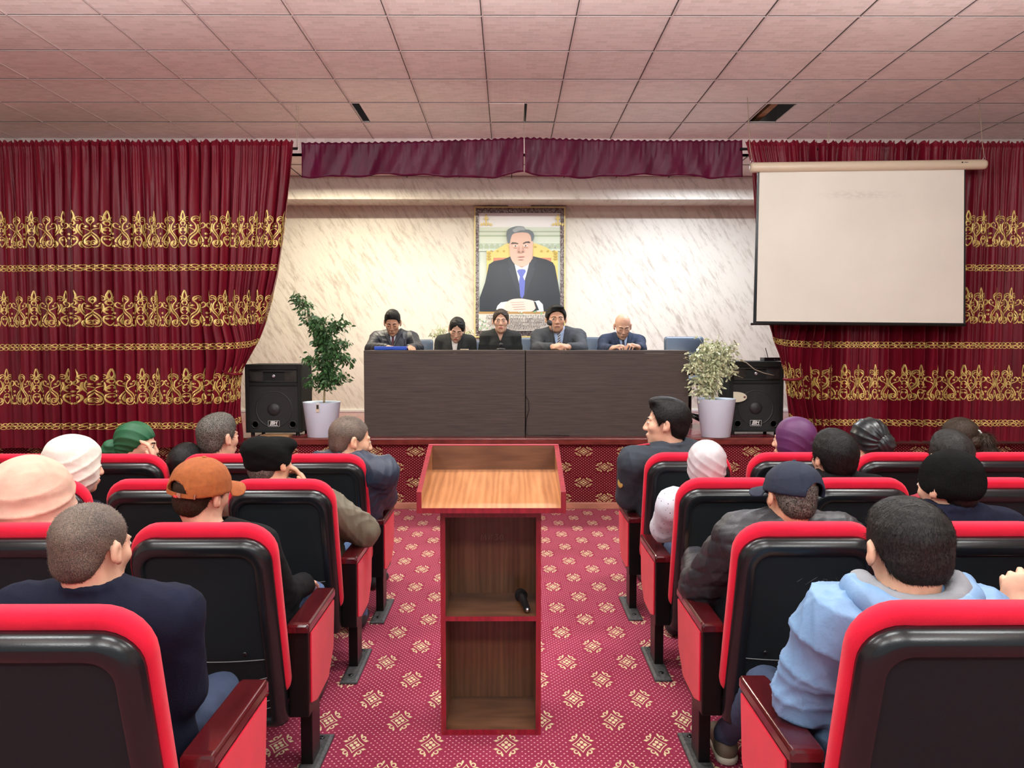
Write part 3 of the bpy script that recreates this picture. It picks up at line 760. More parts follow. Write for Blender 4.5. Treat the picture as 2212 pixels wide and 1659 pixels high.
vv = coords(nt); vo = nt.nodes.new('ShaderNodeTexVoronoi'); vo.inputs['Scale'].default_value = 42; nt.links.new(vv, vo.inputs['Vector'])
nt.links.new(ramp(nt, vo.outputs[0], [(.25, (.04, .025, .02)), (.34, (.45, .40, .38)), (.6, (.10, .06, .06))]), b.inputs['Base Color']); b.inputs['Roughness'].default_value = .25
for o in pt.children:
    if o.name.startswith('patterned_frame'): o.data.materials.append(m)
pm = MB(); PM = []
def pmat(n_, c, rough=.3, **k): PM.append(simple('print_'+n_, c, rough, **k)); return len(PM)-1
layer = [0.0]
def blob(pts, mi, smooth_=False):
    layer[0] -= .0006
    P_ = [(x, y, 0) for x, y in pts]
    if smooth_: P_ = [tuple(p) for p in smoothcurve(P_+[P_[0]], 4)][:-1]
    vs_ = [pq(p[0], p[1], layer[0]) for p in P_]
    pm.add(vs_, [tuple(range(len(vs_)))], mi)
def rect(x0, y0, x1, y1, mi): blob([(x0, y0), (x0, y1), (x1, y1), (x1, y0)], mi)
def oval(cx, cy, rx, ry, mi, rot=0, n=18):
    c_, s_ = math.cos(rot), math.sin(rot)
    blob([(cx+rx*math.cos(-2*math.pi*k/n)*c_-ry*math.sin(-2*math.pi*k/n)*s_, cy+rx*math.cos(-2*math.pi*k/n)*s_+ry*math.sin(-2*math.pi*k/n)*c_) for k in range(n)], mi)
cbg = pmat('pale_wall', (.62, .70, .60)); cg1 = pmat('sage', (.42, .52, .36)); cg2 = pmat('light_sage', (.66, .74, .60)); cgold = pmat('gold', (.78, .62, .18)); csuit = pmat('suit', (.010, .012, .020))
cskin = pmat('skin', (.74, .48, .37)); chair_ = pmat('hair', (.13, .16, .18)); cwh = pmat('shirt', (.72, .80, .86)); ctie = pmat('tie', (.12, .15, .55)); cdk = pmat('brow', (.07, .035, .025))
csh = pmat('skin_dark', (.55, .30, .22)); chi = pmat('ceiling', (.88, .88, .86)); csuit2 = pmat('lapel', (.02, .024, .036)); corg = pmat('table', (.45, .26, .08)); cpap = pmat('caption_ground', (.70, .66, .60), var=.06); cgrn = pmat('leaves', (.25, .45, .22)); cink = pmat('ink', (.17, .15, .14)); clip = pmat('mouth', (.48, .22, .18)); chair2 = pmat('hair_light', (.32, .36, .38)); cred = pmat('upholstery', (.62, .22, .12)); chand = pmat('hand', (.86, .66, .58)); cgold2 = pmat('gold_dark', (.52, .38, .06))
rect(168, 196, 1026, 1440, cbg); rect(168, 196, 1026, 345, chi)
for y0, y1, c_ in ((345, 385, cg2), (385, 400, cg1), (400, 428, cg2), (428, 446, cg1), (446, 520, cg2)): rect(168, y0, 1026, y1, c_)
for k in range(15): oval(190+k*58, 552, 24, 30, cg1)
rect(168, 575, 1026, 600, cbg)
for x in (245, 1000): 
    for k in range(5): oval(x-50+k*25, 320-8*(k % 2), 11, 14, cgold)
    rect(x-8, 210, x+8, 310, cgold); oval(x, 255, 24, 16, cgold)
blob([(250, 590), (250, 1100), (1000, 1100), (1000, 590), (950, 610), (880, 560), (770, 520), (620, 505), (460, 520), (380, 565), (310, 610)], cgold)
blob([(320, 670), (320, 1000), (930, 1000), (930, 670)], cred)
for k in range(11): oval(300+k*66, 600+(-45 if 2 < k < 8 else 0), 13, 10, cgold2)
for x in (275, 975):
    for k in range(3): oval(x, 620+k*30, 20, 13, cgold2)
blob([(178, 1235), (178, 1090), (235, 930), (275, 740), (330, 705), (420, 690), (505, 655), (560, 690), (700, 690), (740, 655), (880, 690), (945, 720), (968, 760), (1000, 930), (1022, 1060), (1022, 1245)], csuit)
blob([(505, 655), (535, 700), (590, 935), (625, 1090), (655, 900), (700, 720), (740, 655), (700, 690), (560, 690)], cwh)
blob([(505, 655), (470, 700), (500, 760), (480, 790), (605, 1100), (625, 1090), (590, 935), (535, 730)], csuit2)
blob([(740, 655), (775, 700), (740, 760), (760, 790), (645, 1100), (632, 1080), (655, 890), (705, 730)], csuit2)
blob([(510, 560), (510, 690), (560, 745), (620, 775), (680, 745), (735, 680), (735, 560)], csh, False)
blob([(496, 480), (492, 590), (500, 660), (530, 720), (570, 752), (625, 762), (672, 745), (712, 712), (730, 650), (735, 560), (728, 470), (690, 410), (610, 395), (530, 410)], cskin, True)
blob([(585, 795), (570, 810), (600, 870), (590, 920), (605, 1080), (625, 1100), (645, 1060), (655, 920), (632, 870), (662, 815), (655, 795), (620, 790)], ctie)
blob([(458, 420), (470, 380), (510, 355), (570, 340), (640, 345), (660, 372), (700, 378), (735, 400), (748, 440), (740, 480), (722, 500), (715, 450), (690, 415), (640, 405), (560, 410), (520, 430), (502, 480), (492, 520), (470, 500)], chair_, True)
blob([(520, 380), (570, 350), (640, 350), (655, 380), (600, 385), (545, 405)], chair2, True)
oval(728, 520, 12, 24, cskin); oval(494, 545, 8, 26, cskin)
blob([(503, 525), (520, 508), (555, 510), (585, 520), (580, 528), (545, 524), (520, 528)], cdk); blob([(630, 518), (660, 502), (695, 498), (712, 512), (700, 518), (665, 514), (640, 528)], cdk)
oval(553, 547, 20, 7, chi); oval(660, 545, 20, 7, chi); oval(553, 547, 8, 7, cdk); oval(660, 545, 8, 7, cdk)
oval(553, 566, 24, 5, csh); oval(662, 564, 24, 5, csh)
blob([(595, 540), (570, 600), (575, 618), (610, 622), (645, 612), (648, 598), (628, 545), (622, 600), (600, 605)], csh, False)
oval(590, 610, 8, 5, cdk); oval(632, 608, 8, 5, cdk)
blob([(572, 662), (605, 655), (650, 655), (642, 664), (605, 668)], clip); oval(610, 690, 26, 5, csh)
# hands and cuffs
blob([(350, 1215), (365, 1175), (400, 1140), (470, 1130), (470, 1210), (420, 1225)], cwh); blob([(740, 1130), (800, 1120), (840, 1160), (850, 1235), (780, 1240)], cwh)
blob([(430, 1200), (450, 1150), (510, 1110), (600, 1100), (680, 1110), (750, 1130), (765, 1190), (745, 1225), (690, 1240), (520, 1240), (450, 1225)], chand, True)
for k in range(4): blob([(500+k*12, 1140+k*24), (640+k*6, 1135+k*24), (642+k*6, 1139+k*24), (502+k*12, 1145+k*24)], csh)
blob([(745, 1130), (765, 1135), (800, 1220), (775, 1225)], csuit)
rect(170, 1238, 1024, 1262, corg); rect(168, 1262, 1026, 1440, cpap)
r = random.Random(3)
for _ in range(60):
    x = r.choice((r.gauss(225, 40), r.gauss(225, 40), r.gauss(960, 40), r.uniform(200, 1000))); y = r.uniform(1290, 1435) if x < 320 or x > 900 else r.uniform(1235, 1275)
    oval(max(180, min(1015, x)), y, r.uniform(6, 15), r.uniform(4, 9), r.choice((cgrn, chi, chi)), r.uniform(0, 3))
po_ = pm.obj('printed_picture', PM, pt); po_.location = (0, -.0, 0)
lines = ['АСОСГУЗОРИ СУЛҲУ ВАҲДАТИ МИЛЛӢ,', 'ПЕШВОИ МИЛЛАТ, ПРЕЗИДЕНТИ', 'ҶУМҲУРИИ ТОҶИКИСТОН МУҲТАРАМ', 'ЭМОМАЛӢ РАҲМОН']
for k, ln in enumerate(lines):
    tm = text_mesh(ln, .062, .66, .0006, bold=.0008); 
    xs = [v_.co.x for v_ in tm.vertices]; wdt = max(xs)-min(xs); target = [.85, .72, .80, .50][k]*(abs(pq(1020, 0)[0]-pq(180, 0)[0]))
    for v_ in tm.vertices: v_.co.x *= target/wdt
    to = link('caption_line', tm, PM[cink], pt); p_ = pq(600, 1296+k*37.5, layer[0]-.002); to.location = p_
tag(MB().box(-.14, .14, -.03, .05, -.02, .04).obj('wall_block', M['plaster']), 'small plastered block on the wall above the portrait', 'block').location = px(1122, 443, BY-.05)

# ---------------------------------------------------------------- lectern
LY = 2.924
def lz(y, Y=LY): return px(1060, y, Y).z
xa, xb = px(953, 1500, LY).x, px(1168, 1500, LY).x; cx = (xa+xb)/2; hw = (xb-xa)/2
lt = thing('lectern', 'wooden lectern with red edging and open shelves in the aisle', 'lectern', (cx, LY, 0))
D_ = .30; HT = .862; tk = .018; zs_ = lz(1337)
for sx in (-1, 1):
    x0, x1 = (-hw, -hw+tk) if sx < 0 else (hw-tk, hw)
    s_ = MB().box(x0, x1, .002, D_, 0, HT).obj('side_panel', M['lectern_v'], lt)
    MB().box(x0-.0005, x1+.0005, -.001, .002, 0, HT+.001).obj('edge_strip', M['red_edge'], s_)
MB().box(-hw+tk, hw-tk, D_-.016, D_-.002, .0, HT-.002).obj('back_panel', M['lectern_v'], lt)
for nm, z0, z1 in (('top_rail', HT-.020, HT), ('shelf', zs_-.009, zs_+.009), ('bottom_shelf', .0, .020)):
    s_ = MB().box(-hw+tk, hw-tk, .004, D_-.017, z0, z1).obj(nm, M['lectern_h'], lt)
    MB().box(-hw+tk, hw-tk, .0005, .004, z0, z1).obj('edge_strip', M['red_edge'], s_)
MB().box(-hw-.03, hw+.03, -.02, D_-.0, HT+.002, HT+.012).obj('cap_board', M['red_edge'], lt)
# desk top: sloped tray
YN, YF = 2.84, 3.275
dxa, dxb = px(902, 1098, YN).x-cx, px(1221, 1098, YN).x-cx
zn, zf = lz(1098, YN), lz(1012, YF)
yn, yf = YN-LY, YF-LY
MB().hexa([(dxa, yn, zn-.016), (dxb, yn, zn-.016), (dxb, yf, zf-.016), (dxa, yf, zf-.016)], [(dxa, yn, zn), (dxb, yn, zn), (dxb, yf, zf), (dxa, yf, zf)]).obj('desk_board', M['lectern_top'], lt)
MB().hexa([(dxa, yn-.003, zn-.018), (dxb, yn-.003, zn-.018), (dxb, yn-.0005, zn-.018), (dxa, yn-.0005, zn-.018)], [(dxa, yn-.003, zn+.001), (dxb, yn-.003, zn+.001), (dxb, yn-.0005, zn+.001), (dxa, yn-.0005, zn+.001)]).obj('front_edge', M['red_edge'], lt)
zrn, zrf = lz(1064, YN), lz(961, YF)
for sx in (-1, 1):
    x0, x1 = (dxa-.001, dxa+.014) if sx < 0 else (dxb-.014, dxb+.001)
    s_ = MB().add([(x, y, z) for x in (x0, x1) for y, z in ((yn, zn-.018), (yn, zrn), (yf, zrf), (yf, zf-.018))], [(0, 1, 2, 3), (7, 6, 5, 4), (0, 4, 5, 1), (1, 5, 6, 2), (2, 6, 7, 3), (3, 7, 4, 0)]).obj('desk_side', M['lectern_top'], lt)
    e = .0022
    MB().hexa([(x0-e, yn-.001, zrn), (x1+e*.4, yn-.001, zrn), (x1+e*.4, yf, zrf), (x0-e, yf, zrf)], [(x0-e, yn-.001, zrn+.003), (x1+e*.4, yn-.001, zrn+.003), (x1+e*.4, yf, zrf+.003), (x0-e, yf, zrf+.003)]).obj('edge_strip', M['red_edge'], s_)
    MB().box(x0-e, x1+e*.4, yn-.004, yn, zn-.018, zrn+.003).obj('edge_strip', M['red_edge'], s_)
    MB().hexa([(x0-e if sx < 0 else x1, yn, zn-.018), (x0 if sx < 0 else x1+e, yn, zn-.018), (x0 if sx < 0 else x1+e, yf, zf-.018), (x0-e if sx < 0 else x1, yf, zf-.018)], [(x0-e if sx < 0 else x1, yn, zrn), (x0 if sx < 0 else x1+e, yn, zrn), (x0 if sx < 0 else x1+e, yf, zrf), (x0-e if sx < 0 else x1, yf, zrf)]).obj('outer_face', M['red_edge'], s_)
MB().box(dxa+.014, dxb-.014, yf-.014, yf, zf-.016, zrf-.001).obj('desk_back', M['lectern_h'], lt)
MB().box(dxa, dxb, yf-.015, yf+.001, zrf-.001, zrf+.003).obj('back_edge', simple('pink_edge', (.45, .05, .08), .3), lt)
# block between cap and desk
MB().hexa([(-hw+.02, .02, HT+.012), (hw-.02, .02, HT+.012), (hw-.02, D_-.02, HT+.012), (-hw+.02, D_-.02, HT+.012)], [(-hw+.02, .02, zn-.016+.02*(zf-zn)/(yf-yn)), (hw-.02, .02, zn-.016+.02), (hw-.02, D_-.02, zf-.035), (-hw+.02, D_-.02, zf-.035)]).obj('desk_support', M['lectern_v'], lt)
sm = simple('scratch', (.75, .6, .48), .7)
yb_ = LY+D_-.018
scr = MB()
for st in ([(1039, 1167), (1041, 1155), (1045, 1163), (1048, 1154), (1050, 1166)], [(1056, 1166), (1058, 1154), (1062, 1165), (1063, 1154)], [(1070, 1154), (1075, 1154), (1072, 1159), (1076, 1162), (1071, 1167)], [(1083, 1155), (1080, 1160), (1082, 1166), (1086, 1164), (1086, 1157), (1083, 1155)]):
    scr.tube([px(x, y, yb_)-Vector((cx, LY, 0)) for x, y in st], .0008, 4)
scr.obj('scratched_writing', sm, lt)
# microphone lying on the shelf
mp0 = Vector((px(1124, 1278, LY+.20).x, LY+.20, zs_+.009+.024)); mp1 = Vector((px(1140, 1318, LY+.03).x, LY+.03, zs_+.009+.013))
mc = thing('microphone', 'black handheld microphone lying on the lectern shelf', 'microphone', mp0); dv = mp1-mp0
MB().tube([dv*.2, dv*.24, dv*.5, dv*.97, dv], [.017, .0175, .015, .012, .009], 18).obj('handle', M['mic'], mc, True)
MB().tube([dv*-.06, dv*-.04, dv*0, dv*.1, dv*.17, dv*.2], [.004, .015, .0225, .0245, .022, .017], 20).obj('mesh_head', M['mic_grille'], mc, True)
MB().tube([dv*.11, dv*.135], [.0255, .0255], 20).obj('ring', M['mic'], mc, True)
MB().tube([dv*1.0, dv*1.005], [.0085, .0085], 14).obj('connector', M['chrome'], mc, True)

# ================================================================ signed-distance modelling of bodies
def smoothmax(a, b_, k): return -smin(-a, -b_, k)
def smin(a, b_, k):
    h = np.clip(.5+.5*(b_-a)/k, 0, 1); return b_*(1-h)+a*h-k*h*(1-h)
def A(v): return np.array(v, dtype=np.float32)
class SDF:
    """prims: ('cap',p0,p1,r0,r1,k) ('ell',c,radii,M or None,k); sub=True carves"""
    def __init__(s): s.p = []
    def cap(s, p0, p1, r0, r1=None, k=.02, sub=False): s.p.append(('cap', A(p0), A(p1), r0, r0 if r1 is None else r1, k, sub)); return s
    def ell(s, c, r, M_=None, k=.02, sub=False): s.p.append(('ell', A(c), A(r), None if M_ is None else np.array(M_, dtype=np.float32), 0, k, sub)); return s
    def chain(s, pts, rs, k=.02):
        for i in range(len(pts)-1): s.cap(pts[i], pts[i+1], rs[i], rs[i+1], k)
        return s
    def mesh(s, vox, cuts=(), inflate=0.0, flip=False):
        lo = np.full(3, 9e9); hi = -lo; bbs = []
        for t, a, b_, r0, r1, k, sub in s.p:
            if t == 'cap': l, h = np.minimum(a, b_)-max(r0, r1), np.maximum(a, b_)+max(r0, r1)
            else: m_ = float(np.max(b_)); e = b_ if r0 is None else np.full(3, m_); l, h = a-e, a+e
            l = l-inflate; h = h+inflate; bbs.append((l, h))
            if not sub: lo = np.minimum(lo, l); hi = np.maximum(hi, h)
        lo = lo-3*vox; hi = hi+3*vox
        n = np.ceil((hi-lo)/vox).astype(int)+1
        ax = [(lo[i]+np.arange(n[i])*vox).astype(np.float32) for i in range(3)]
        Fd = np.full(n, .2, dtype=np.float32)
        for (t, a, b_, r0, r1, k, sub), (l, h) in zip(s.p, bbs):
            m_ = k+2.5*vox
            i0 = np.maximum(0, np.floor((l-m_-lo)/vox).astype(int)); i1 = np.minimum(n, np.ceil((h+m_-lo)/vox).astype(int)+1)
            if (i1 <= i0).any(): continue
            X = ax[0][i0[0]:i1[0]][:, None, None]; Y = ax[1][i0[1]:i1[1]][None, :, None]; Z = ax[2][i0[2]:i1[2]][None, None, :]
            if t == 'cap':
                d = b_-a; L2 = float(d@d)+1e-12
                tt = np.clip(((X-a[0])*d[0]+(Y-a[1])*d[1]+(Z-a[2])*d[2])/L2, 0, 1)
                D = np.sqrt((X-a[0]-tt*d[0])**2+(Y-a[1]-tt*d[1])**2+(Z-a[2]-tt*d[2])**2)-(r0+(r1-r0)*tt)
            else:
                x, y, z = X-a[0], Y-a[1], Z-a[2]
                if r0 is not None:
                    Rm = r0; x, y, z = Rm[0, 0]*x+Rm[1, 0]*y+Rm[2, 0]*z, Rm[0, 1]*x+Rm[1, 1]*y+Rm[2, 1]*z, Rm[0, 2]*x+Rm[1, 2]*y+Rm[2, 2]*z
                k0 = np.sqrt((x/b_[0])**2+(y/b_[1])**2+(z/b_[2])**2); k1 = np.sqrt((x/b_[0]**2)**2+(y/b_[1]**2)**2+(z/b_[2]**2)**2)+1e-6
                D = k0*(k0-1)/k1
            D = D-inflate
            sl = (slice(i0[0], i1[0]), slice(i0[1], i1[1]), slice(i0[2], i1[2]))
            Fd[sl] = smoothmax(Fd[sl], -D, k) if sub else smin(Fd[sl], D, k)
        X, Y, Z = ax[0][:, None, None], ax[1][None, :, None], ax[2][None, None, :]
        for c in cuts: Fd = np.maximum(Fd, c(X, Y, Z))
        return surface_nets(Fd, lo, vox)
def surface_nets(Fd, lo, vox):
    S = Fd < 0
    c = S[:-1, :-1, :-1].astype(np.int8)
    tot = sum(S[i:S.shape[0]-1+i, j:S.shape[1]-1+j, k:S.shape[2]-1+k].astype(np.int8) for i in (0, 1) for j in (0, 1) for k in (0, 1))
    act = (tot > 0) & (tot < 8)
    I, J, K = np.nonzero(act)
    if len(I) == 0: return np.zeros((0, 3)), np.zeros((0, 4), int)
    idx = np.full(act.shape, -1, dtype=np.int32); idx[I, J, K] = np.arange(len(I))
    acc = np.zeros((len(I), 3)); cnt = np.zeros(len(I))
    C = [(i, j, k) for i in (0, 1) for j in (0, 1) for k in (0, 1)]
    for a in C:
        for axn in range(3):
            if a[axn]: continue
            b_ = list(a); b_[axn] = 1
            fa = Fd[I+a[0], J+a[1], K+a[2]]; fb = Fd[I+b_[0], J+b_[1], K+b_[2]]
            m_ = (fa < 0) != (fb < 0)
            t = np.where(m_, fa/np.where(m_, fa-fb, 1), 0)
            p = np.tile(np.array(a, float), (len(I), 1)); p[:, axn] += t
            acc[m_] += p[m_]; cnt[m_] += 1
    V = (np.stack([I, J, K], 1)+acc/cnt[:, None])*vox+lo
    Q = []
    # x edges
    for axn in range(3):
        o1, o2 = [(1, 2), (2, 0), (0, 1)][axn]
        s0 = [slice(None)]*3; s1 = [slice(None)]*3; s0[axn] = slice(0, -1); s1[axn] = slice(1, None)
        ch = S[tuple(s0)] != S[tuple(s1)]
        P = np.stack(np.nonzero(ch), 1)
        ok = (P[:, o1] > 0) & (P[:, o2] > 0) & (P[:, o1] < Fd.shape[o1]-1) & (P[:, o2] < Fd.shape[o2]-1)
        P = P[ok]
        ins = S[P[:, 0], P[:, 1], P[:, 2]]
        def at(d1, d2):
            q_ = P.copy(); q_[:, o1] += d1; q_[:, o2] += d2; return idx[q_[:, 0], q_[:, 1], q_[:, 2]]
        q_ = np.stack([at(-1, -1), at(0, -1), at(0, 0), at(-1, 0)], 1)
        q_ = np.where(ins[:, None], q_, q_[:, ::-1]); Q.append(q_)
    Q = np.concatenate(Q); Q = Q[(Q >= 0).all(1)]
    return V, Q
def vnormals(V, Q):
    n = np.cross(V[Q[:, 2]]-V[Q[:, 0]], V[Q[:, 3]]-V[Q[:, 1]]); N = np.zeros_like(V)
    for k in range(4): np.add.at(N, Q[:, k], n)
    return N/(np.linalg.norm(N, axis=1)[:, None]+1e-12)
def relax(V, Q, it=1):
    for _ in range(it):
        S_ = np.zeros_like(V); c = np.zeros(len(V))
        for k in range(4):
            for d in (1, 3):
                np.add.at(S_, Q[:, k], V[Q[:, (k+d) % 4]]); np.add.at(c, Q[:, k], 1)
        V = V*.5+.5*S_/c[:, None]
    return V
def vobj(name, V, Q, mat, parent, off=None, extra=None):
    if off is not None: V = V-np.array(off)
    me = bpy.data.meshes.new(name)
    vs_, fs = [tuple(v_) for v_ in V.tolist()], [tuple(q_) for q_ in Q.tolist()]
    if extra:
        n = len(vs_); vs_ += [tuple(v_) for v_ in extra[0]]; fs += [tuple(i+n for i in f_) for f_ in extra[1]]
    me.from_pydata(vs_, [], fs); me.update()
    return link(name, me, mat, parent, True)
def folds(V, N, amp, freq=38, seed=0, stretch=(1, 1, 1)):
    r = np.random.RandomState(seed); out = np.zeros(len(V)); P = V*np.array(stretch)
    for k in range(4):
        d = r.normal(size=3); d /= np.linalg.norm(d); e = r.normal(size=3); e /= np.linalg.norm(e)
        f_ = freq*(.6+.5*k)
        w_ = np.sin(P@d*f_+2.2*np.sin(P@e*f_*.45+r.rand()*6)+r.rand()*6)
        out += (1-2*np.abs(w_)**.7)/(1+k)
    return V+N*(out*amp)[:, None]

def head_prims(S_, T_, hs, fw=1.0, jaw=1.0, ears=True):
    """T_: function local->world, Rm: rotation matrix (3x3)"""
    Rm = T_[1]; c = T_[0]
    def w_(x, y, z): return c+Rm@(np.array([x*fw, y, z])*hs)
    def e_(p, r, k, sub=False): S_.ell(w_(*p), np.array([r[0]*fw, r[1], r[2]])*hs, Rm, k*hs, sub)
    e_((0, -.014, .034), (.075, .093, .080), .02)
    e_((0, .026, -.030), (.058, .060, .076), .035)
    e_((0, .030, -.072), (.044*jaw, .048, .036), .03)
    e_((0, .068, -.096), (.018, .016, .014), .025)
    for s_ in (-1, 1):
        e_((s_*.040, .060, -.020), (.020, .020, .018), .025)
        e_((s_*.031, .100, .004), (.017, .014, .010), .012, True)
        e_((s_*.031, .080, .003), (.013, .012, .010), .006)
        S_.cap(w_(s_*.014, .086, .021), w_(s_*.045, .076, .022), .008*hs, .006*hs, .010*hs)
        e_((s_*.012, .096, -.033), (.008, .010, .008), .006)
        if ears:
            a = R(12)
            e_((s_*.083, -.008, -.002), (.010, .017, .031), .006)
            e_((s_*.092, -.002, .002), (.007, .008, .017), .006, True)
            S_.cap(w_(s_*.080, .004, -.020), w_(s_*.078, .006, -.030), .008*hs, .007*hs, .006)
    S_.cap(w_(0, .084, .016), w_(0, .104, -.028), .008*hs, .012*hs, .012*hs)
    S_.cap(w_(-.017, .088, -.058), w_(.017, .088, -.058), .0075*hs, None, .006*hs)
    S_.cap(w_(-.014, .086, -.069), w_(.014, .086, -.069), .008*hs, None, .006*hs)

def hand(S_, w0, d, n, side, curl=.5, s=1.0, spread=.1):
    """w0 wrist, d pointing direction, n palm normal (away from the back of the hand), side +1 if thumb lies towards d x n"""
    d = Vector(d).normalized(); n = Vector(n); n = (n-d*n.dot(d)).normalized(); a = d.cross(n)*side; w0 = Vector(w0)
    Rm = np.array([[a.x, d.x, n.x], [a.y, d.y, n.y], [a.z, d.z, n.z]])
    S_.ell(w0+d*.045*s, (.040*s, .050*s, .016*s), Rm, .012)
    S_.cap(w0-d*.02*s, w0+d*.02*s, .024*s, .024*s, .015)
    for i, (off, L, r_) in enumerate(((.028, .072, .0088), (.0095, .080, .009), (-.009, .074, .0086), (-.026, .058, .0076))):
        b0 = w0+d*(.082-.006*abs(i-1))*s+a*off*s
        th = curl*(.8+.08*i); d1 = (d*math.cos(th)+n*math.sin(th)+a*spread*(1.5-i)*.35).normalized()
        d2 = (d1*math.cos(th*1.2)+(n*math.cos(th)-d*math.sin(th))*math.sin(th*1.2)).normalized()
        d3 = (d2*math.cos(th*.7)+d2.cross(a)*(-1 if d2.cross(a).dot(n) < 0 else 1)*math.sin(th*.7)*0+d2*0).normalized() if th < .2 else d2
        p1 = b0+d1*L*.5*s; p2 = p1+d2*L*.36*s; p3 = p2+(d2+(d2-d1)*.5).normalized()*L*.24*s
        S_.cap(b0-d*.012*s, p1, r_*s*1.05, r_*s, .004); S_.cap(p1, p2, r_*s, r_*s*.92, .002); S_.cap(p2, p3, r_*s*.92, r_*s*.8, .002)
    t0 = w0+d*.022*s+a*.032*s; t1 = t0+(d*.7+a*.75+n*.25).normalized()*.038*s; t2 = t1+(d*1.0+a*.1+n*.35*min(1, curl+.3)).normalized()*.034*s
    S_.cap(t0, t1, .013*s, .011*s, .010); S_.cap(t1, t2, .011*s, .0088*s, .003)

def strands(V, N, count, length, width, flow, seed, mask=None, lift=.25, jitter=.35):
    r = np.random.RandomState(seed); ids = np.arange(len(V)) if mask is None else np.nonzero(mask)[0]
    pick = ids[r.randint(0, len(ids), count)]
    P = V[pick]+r.normal(size=(count, 3))*.0012; n = N[pick]
    f = flow(P)+r.normal(size=(count, 3))*jitter; f -= n*(f*n).sum(1)[:, None]; f /= (np.linalg.norm(f, axis=1)[:, None]+1e-9)
    s_ = np.cross(f, n); L = length*(.6+.8*r.rand(count))[:, None]
    rows = []
    for t, wv, lf in ((0, 1, -.05), (.5, .8, .9), (1, .1, .7)):
        c_ = P+f*L*t+n*L*lift*lf; rows.append(c_-s_*width*wv/2); rows.append(c_+s_*width*wv/2)
    VV = np.stack(rows, 1).reshape(-1, 3)
    b_ = np.arange(count)[:, None]*6
    FF = np.concatenate([b_+np.array([[0, 1, 3, 2]]), b_+np.array([[2, 3, 5, 4]])])
    return VV.tolist(), FF.tolist()

HC = {}
def haircap(style, thick, seed, vox=.004, hatted=False):
    """head-local hair volume (unit head)"""
    S_ = SDF()
    S_.ell((0, -.014, .034), (.075+thick*(.65 if style == 'short' else 1), .093+thick*.9, .080+thick), None, .01)
    cuts = []
    if style in ('short', 'buzz', 'bald_sides', 'boy', 'quiff', 'undercap'):
        if style in ('short', 'quiff', 'boy'): S_.ell((0, .02, .085), (.055, .055, .030+thick*.9), None, .03)
        if style == 'quiff': S_.ell((-.01, .055, .108), (.050, .035, .018), None, .025)
        if style == 'boy': S_.ell((0, -.03, .02), (.083, .085, .078), None, .02)
        S_.ell((0, -.055, -.030), (.056+thick*.6, .040+thick*.6, .048), None, .03)
        fh = {'boy': .052, 'quiff': .072, 'buzz': .068}.get(style, .066)
        def cut(X, Y, Z):
            h = np.interp(Y, [-.12, -.05, -.028, -.022, .012, .03, .055, .075, .12], [-.072, -.070, -.045, .005, .012, -.010, .045, fh, fh+.004]).astype(np.float32)
            return (h-Z)*.85+0*X
        cuts.append(cut)
        if style == 'bald_sides': cuts.append(lambda X, Y, Z: (Z-.02)*.9+0*X+0*Y)
        if hatted: cuts.append(lambda X, Y, Z: (Z-.048)*.9+0*X+0*Y)
    elif style == 'woman':      # pulled back, parted
        S_.ell((0, -.05, -.02), (.066, .055, .06), None, .03)
        def cut(X, Y, Z):
            h = np.interp(Y, [-.12, -.02, 0, .03, .05, .07, .085, .12], [-.085, -.060, -.045, -.02, .02, .062, .082, .09]).astype(np.float32)-np.where(Y > .04, 9*X**2, 0)+.02*np.exp(-(X/.006)**2)*(Y > .05)
            return (h-Z)*.75
        cuts.append(cut)
        cuts.append(lambda X, Y, Z: .004-np.sqrt((X-.006)**2+(Z-.13+.0*Y)**2)+0*Y-.001)
    key = (style, thick, vox, hatted)
    if key in HC: return HC[key]
    V, Q = S_.mesh(vox, cuts); V = relax(V, Q, 1); HC[key] = (V, Q); return V, Q

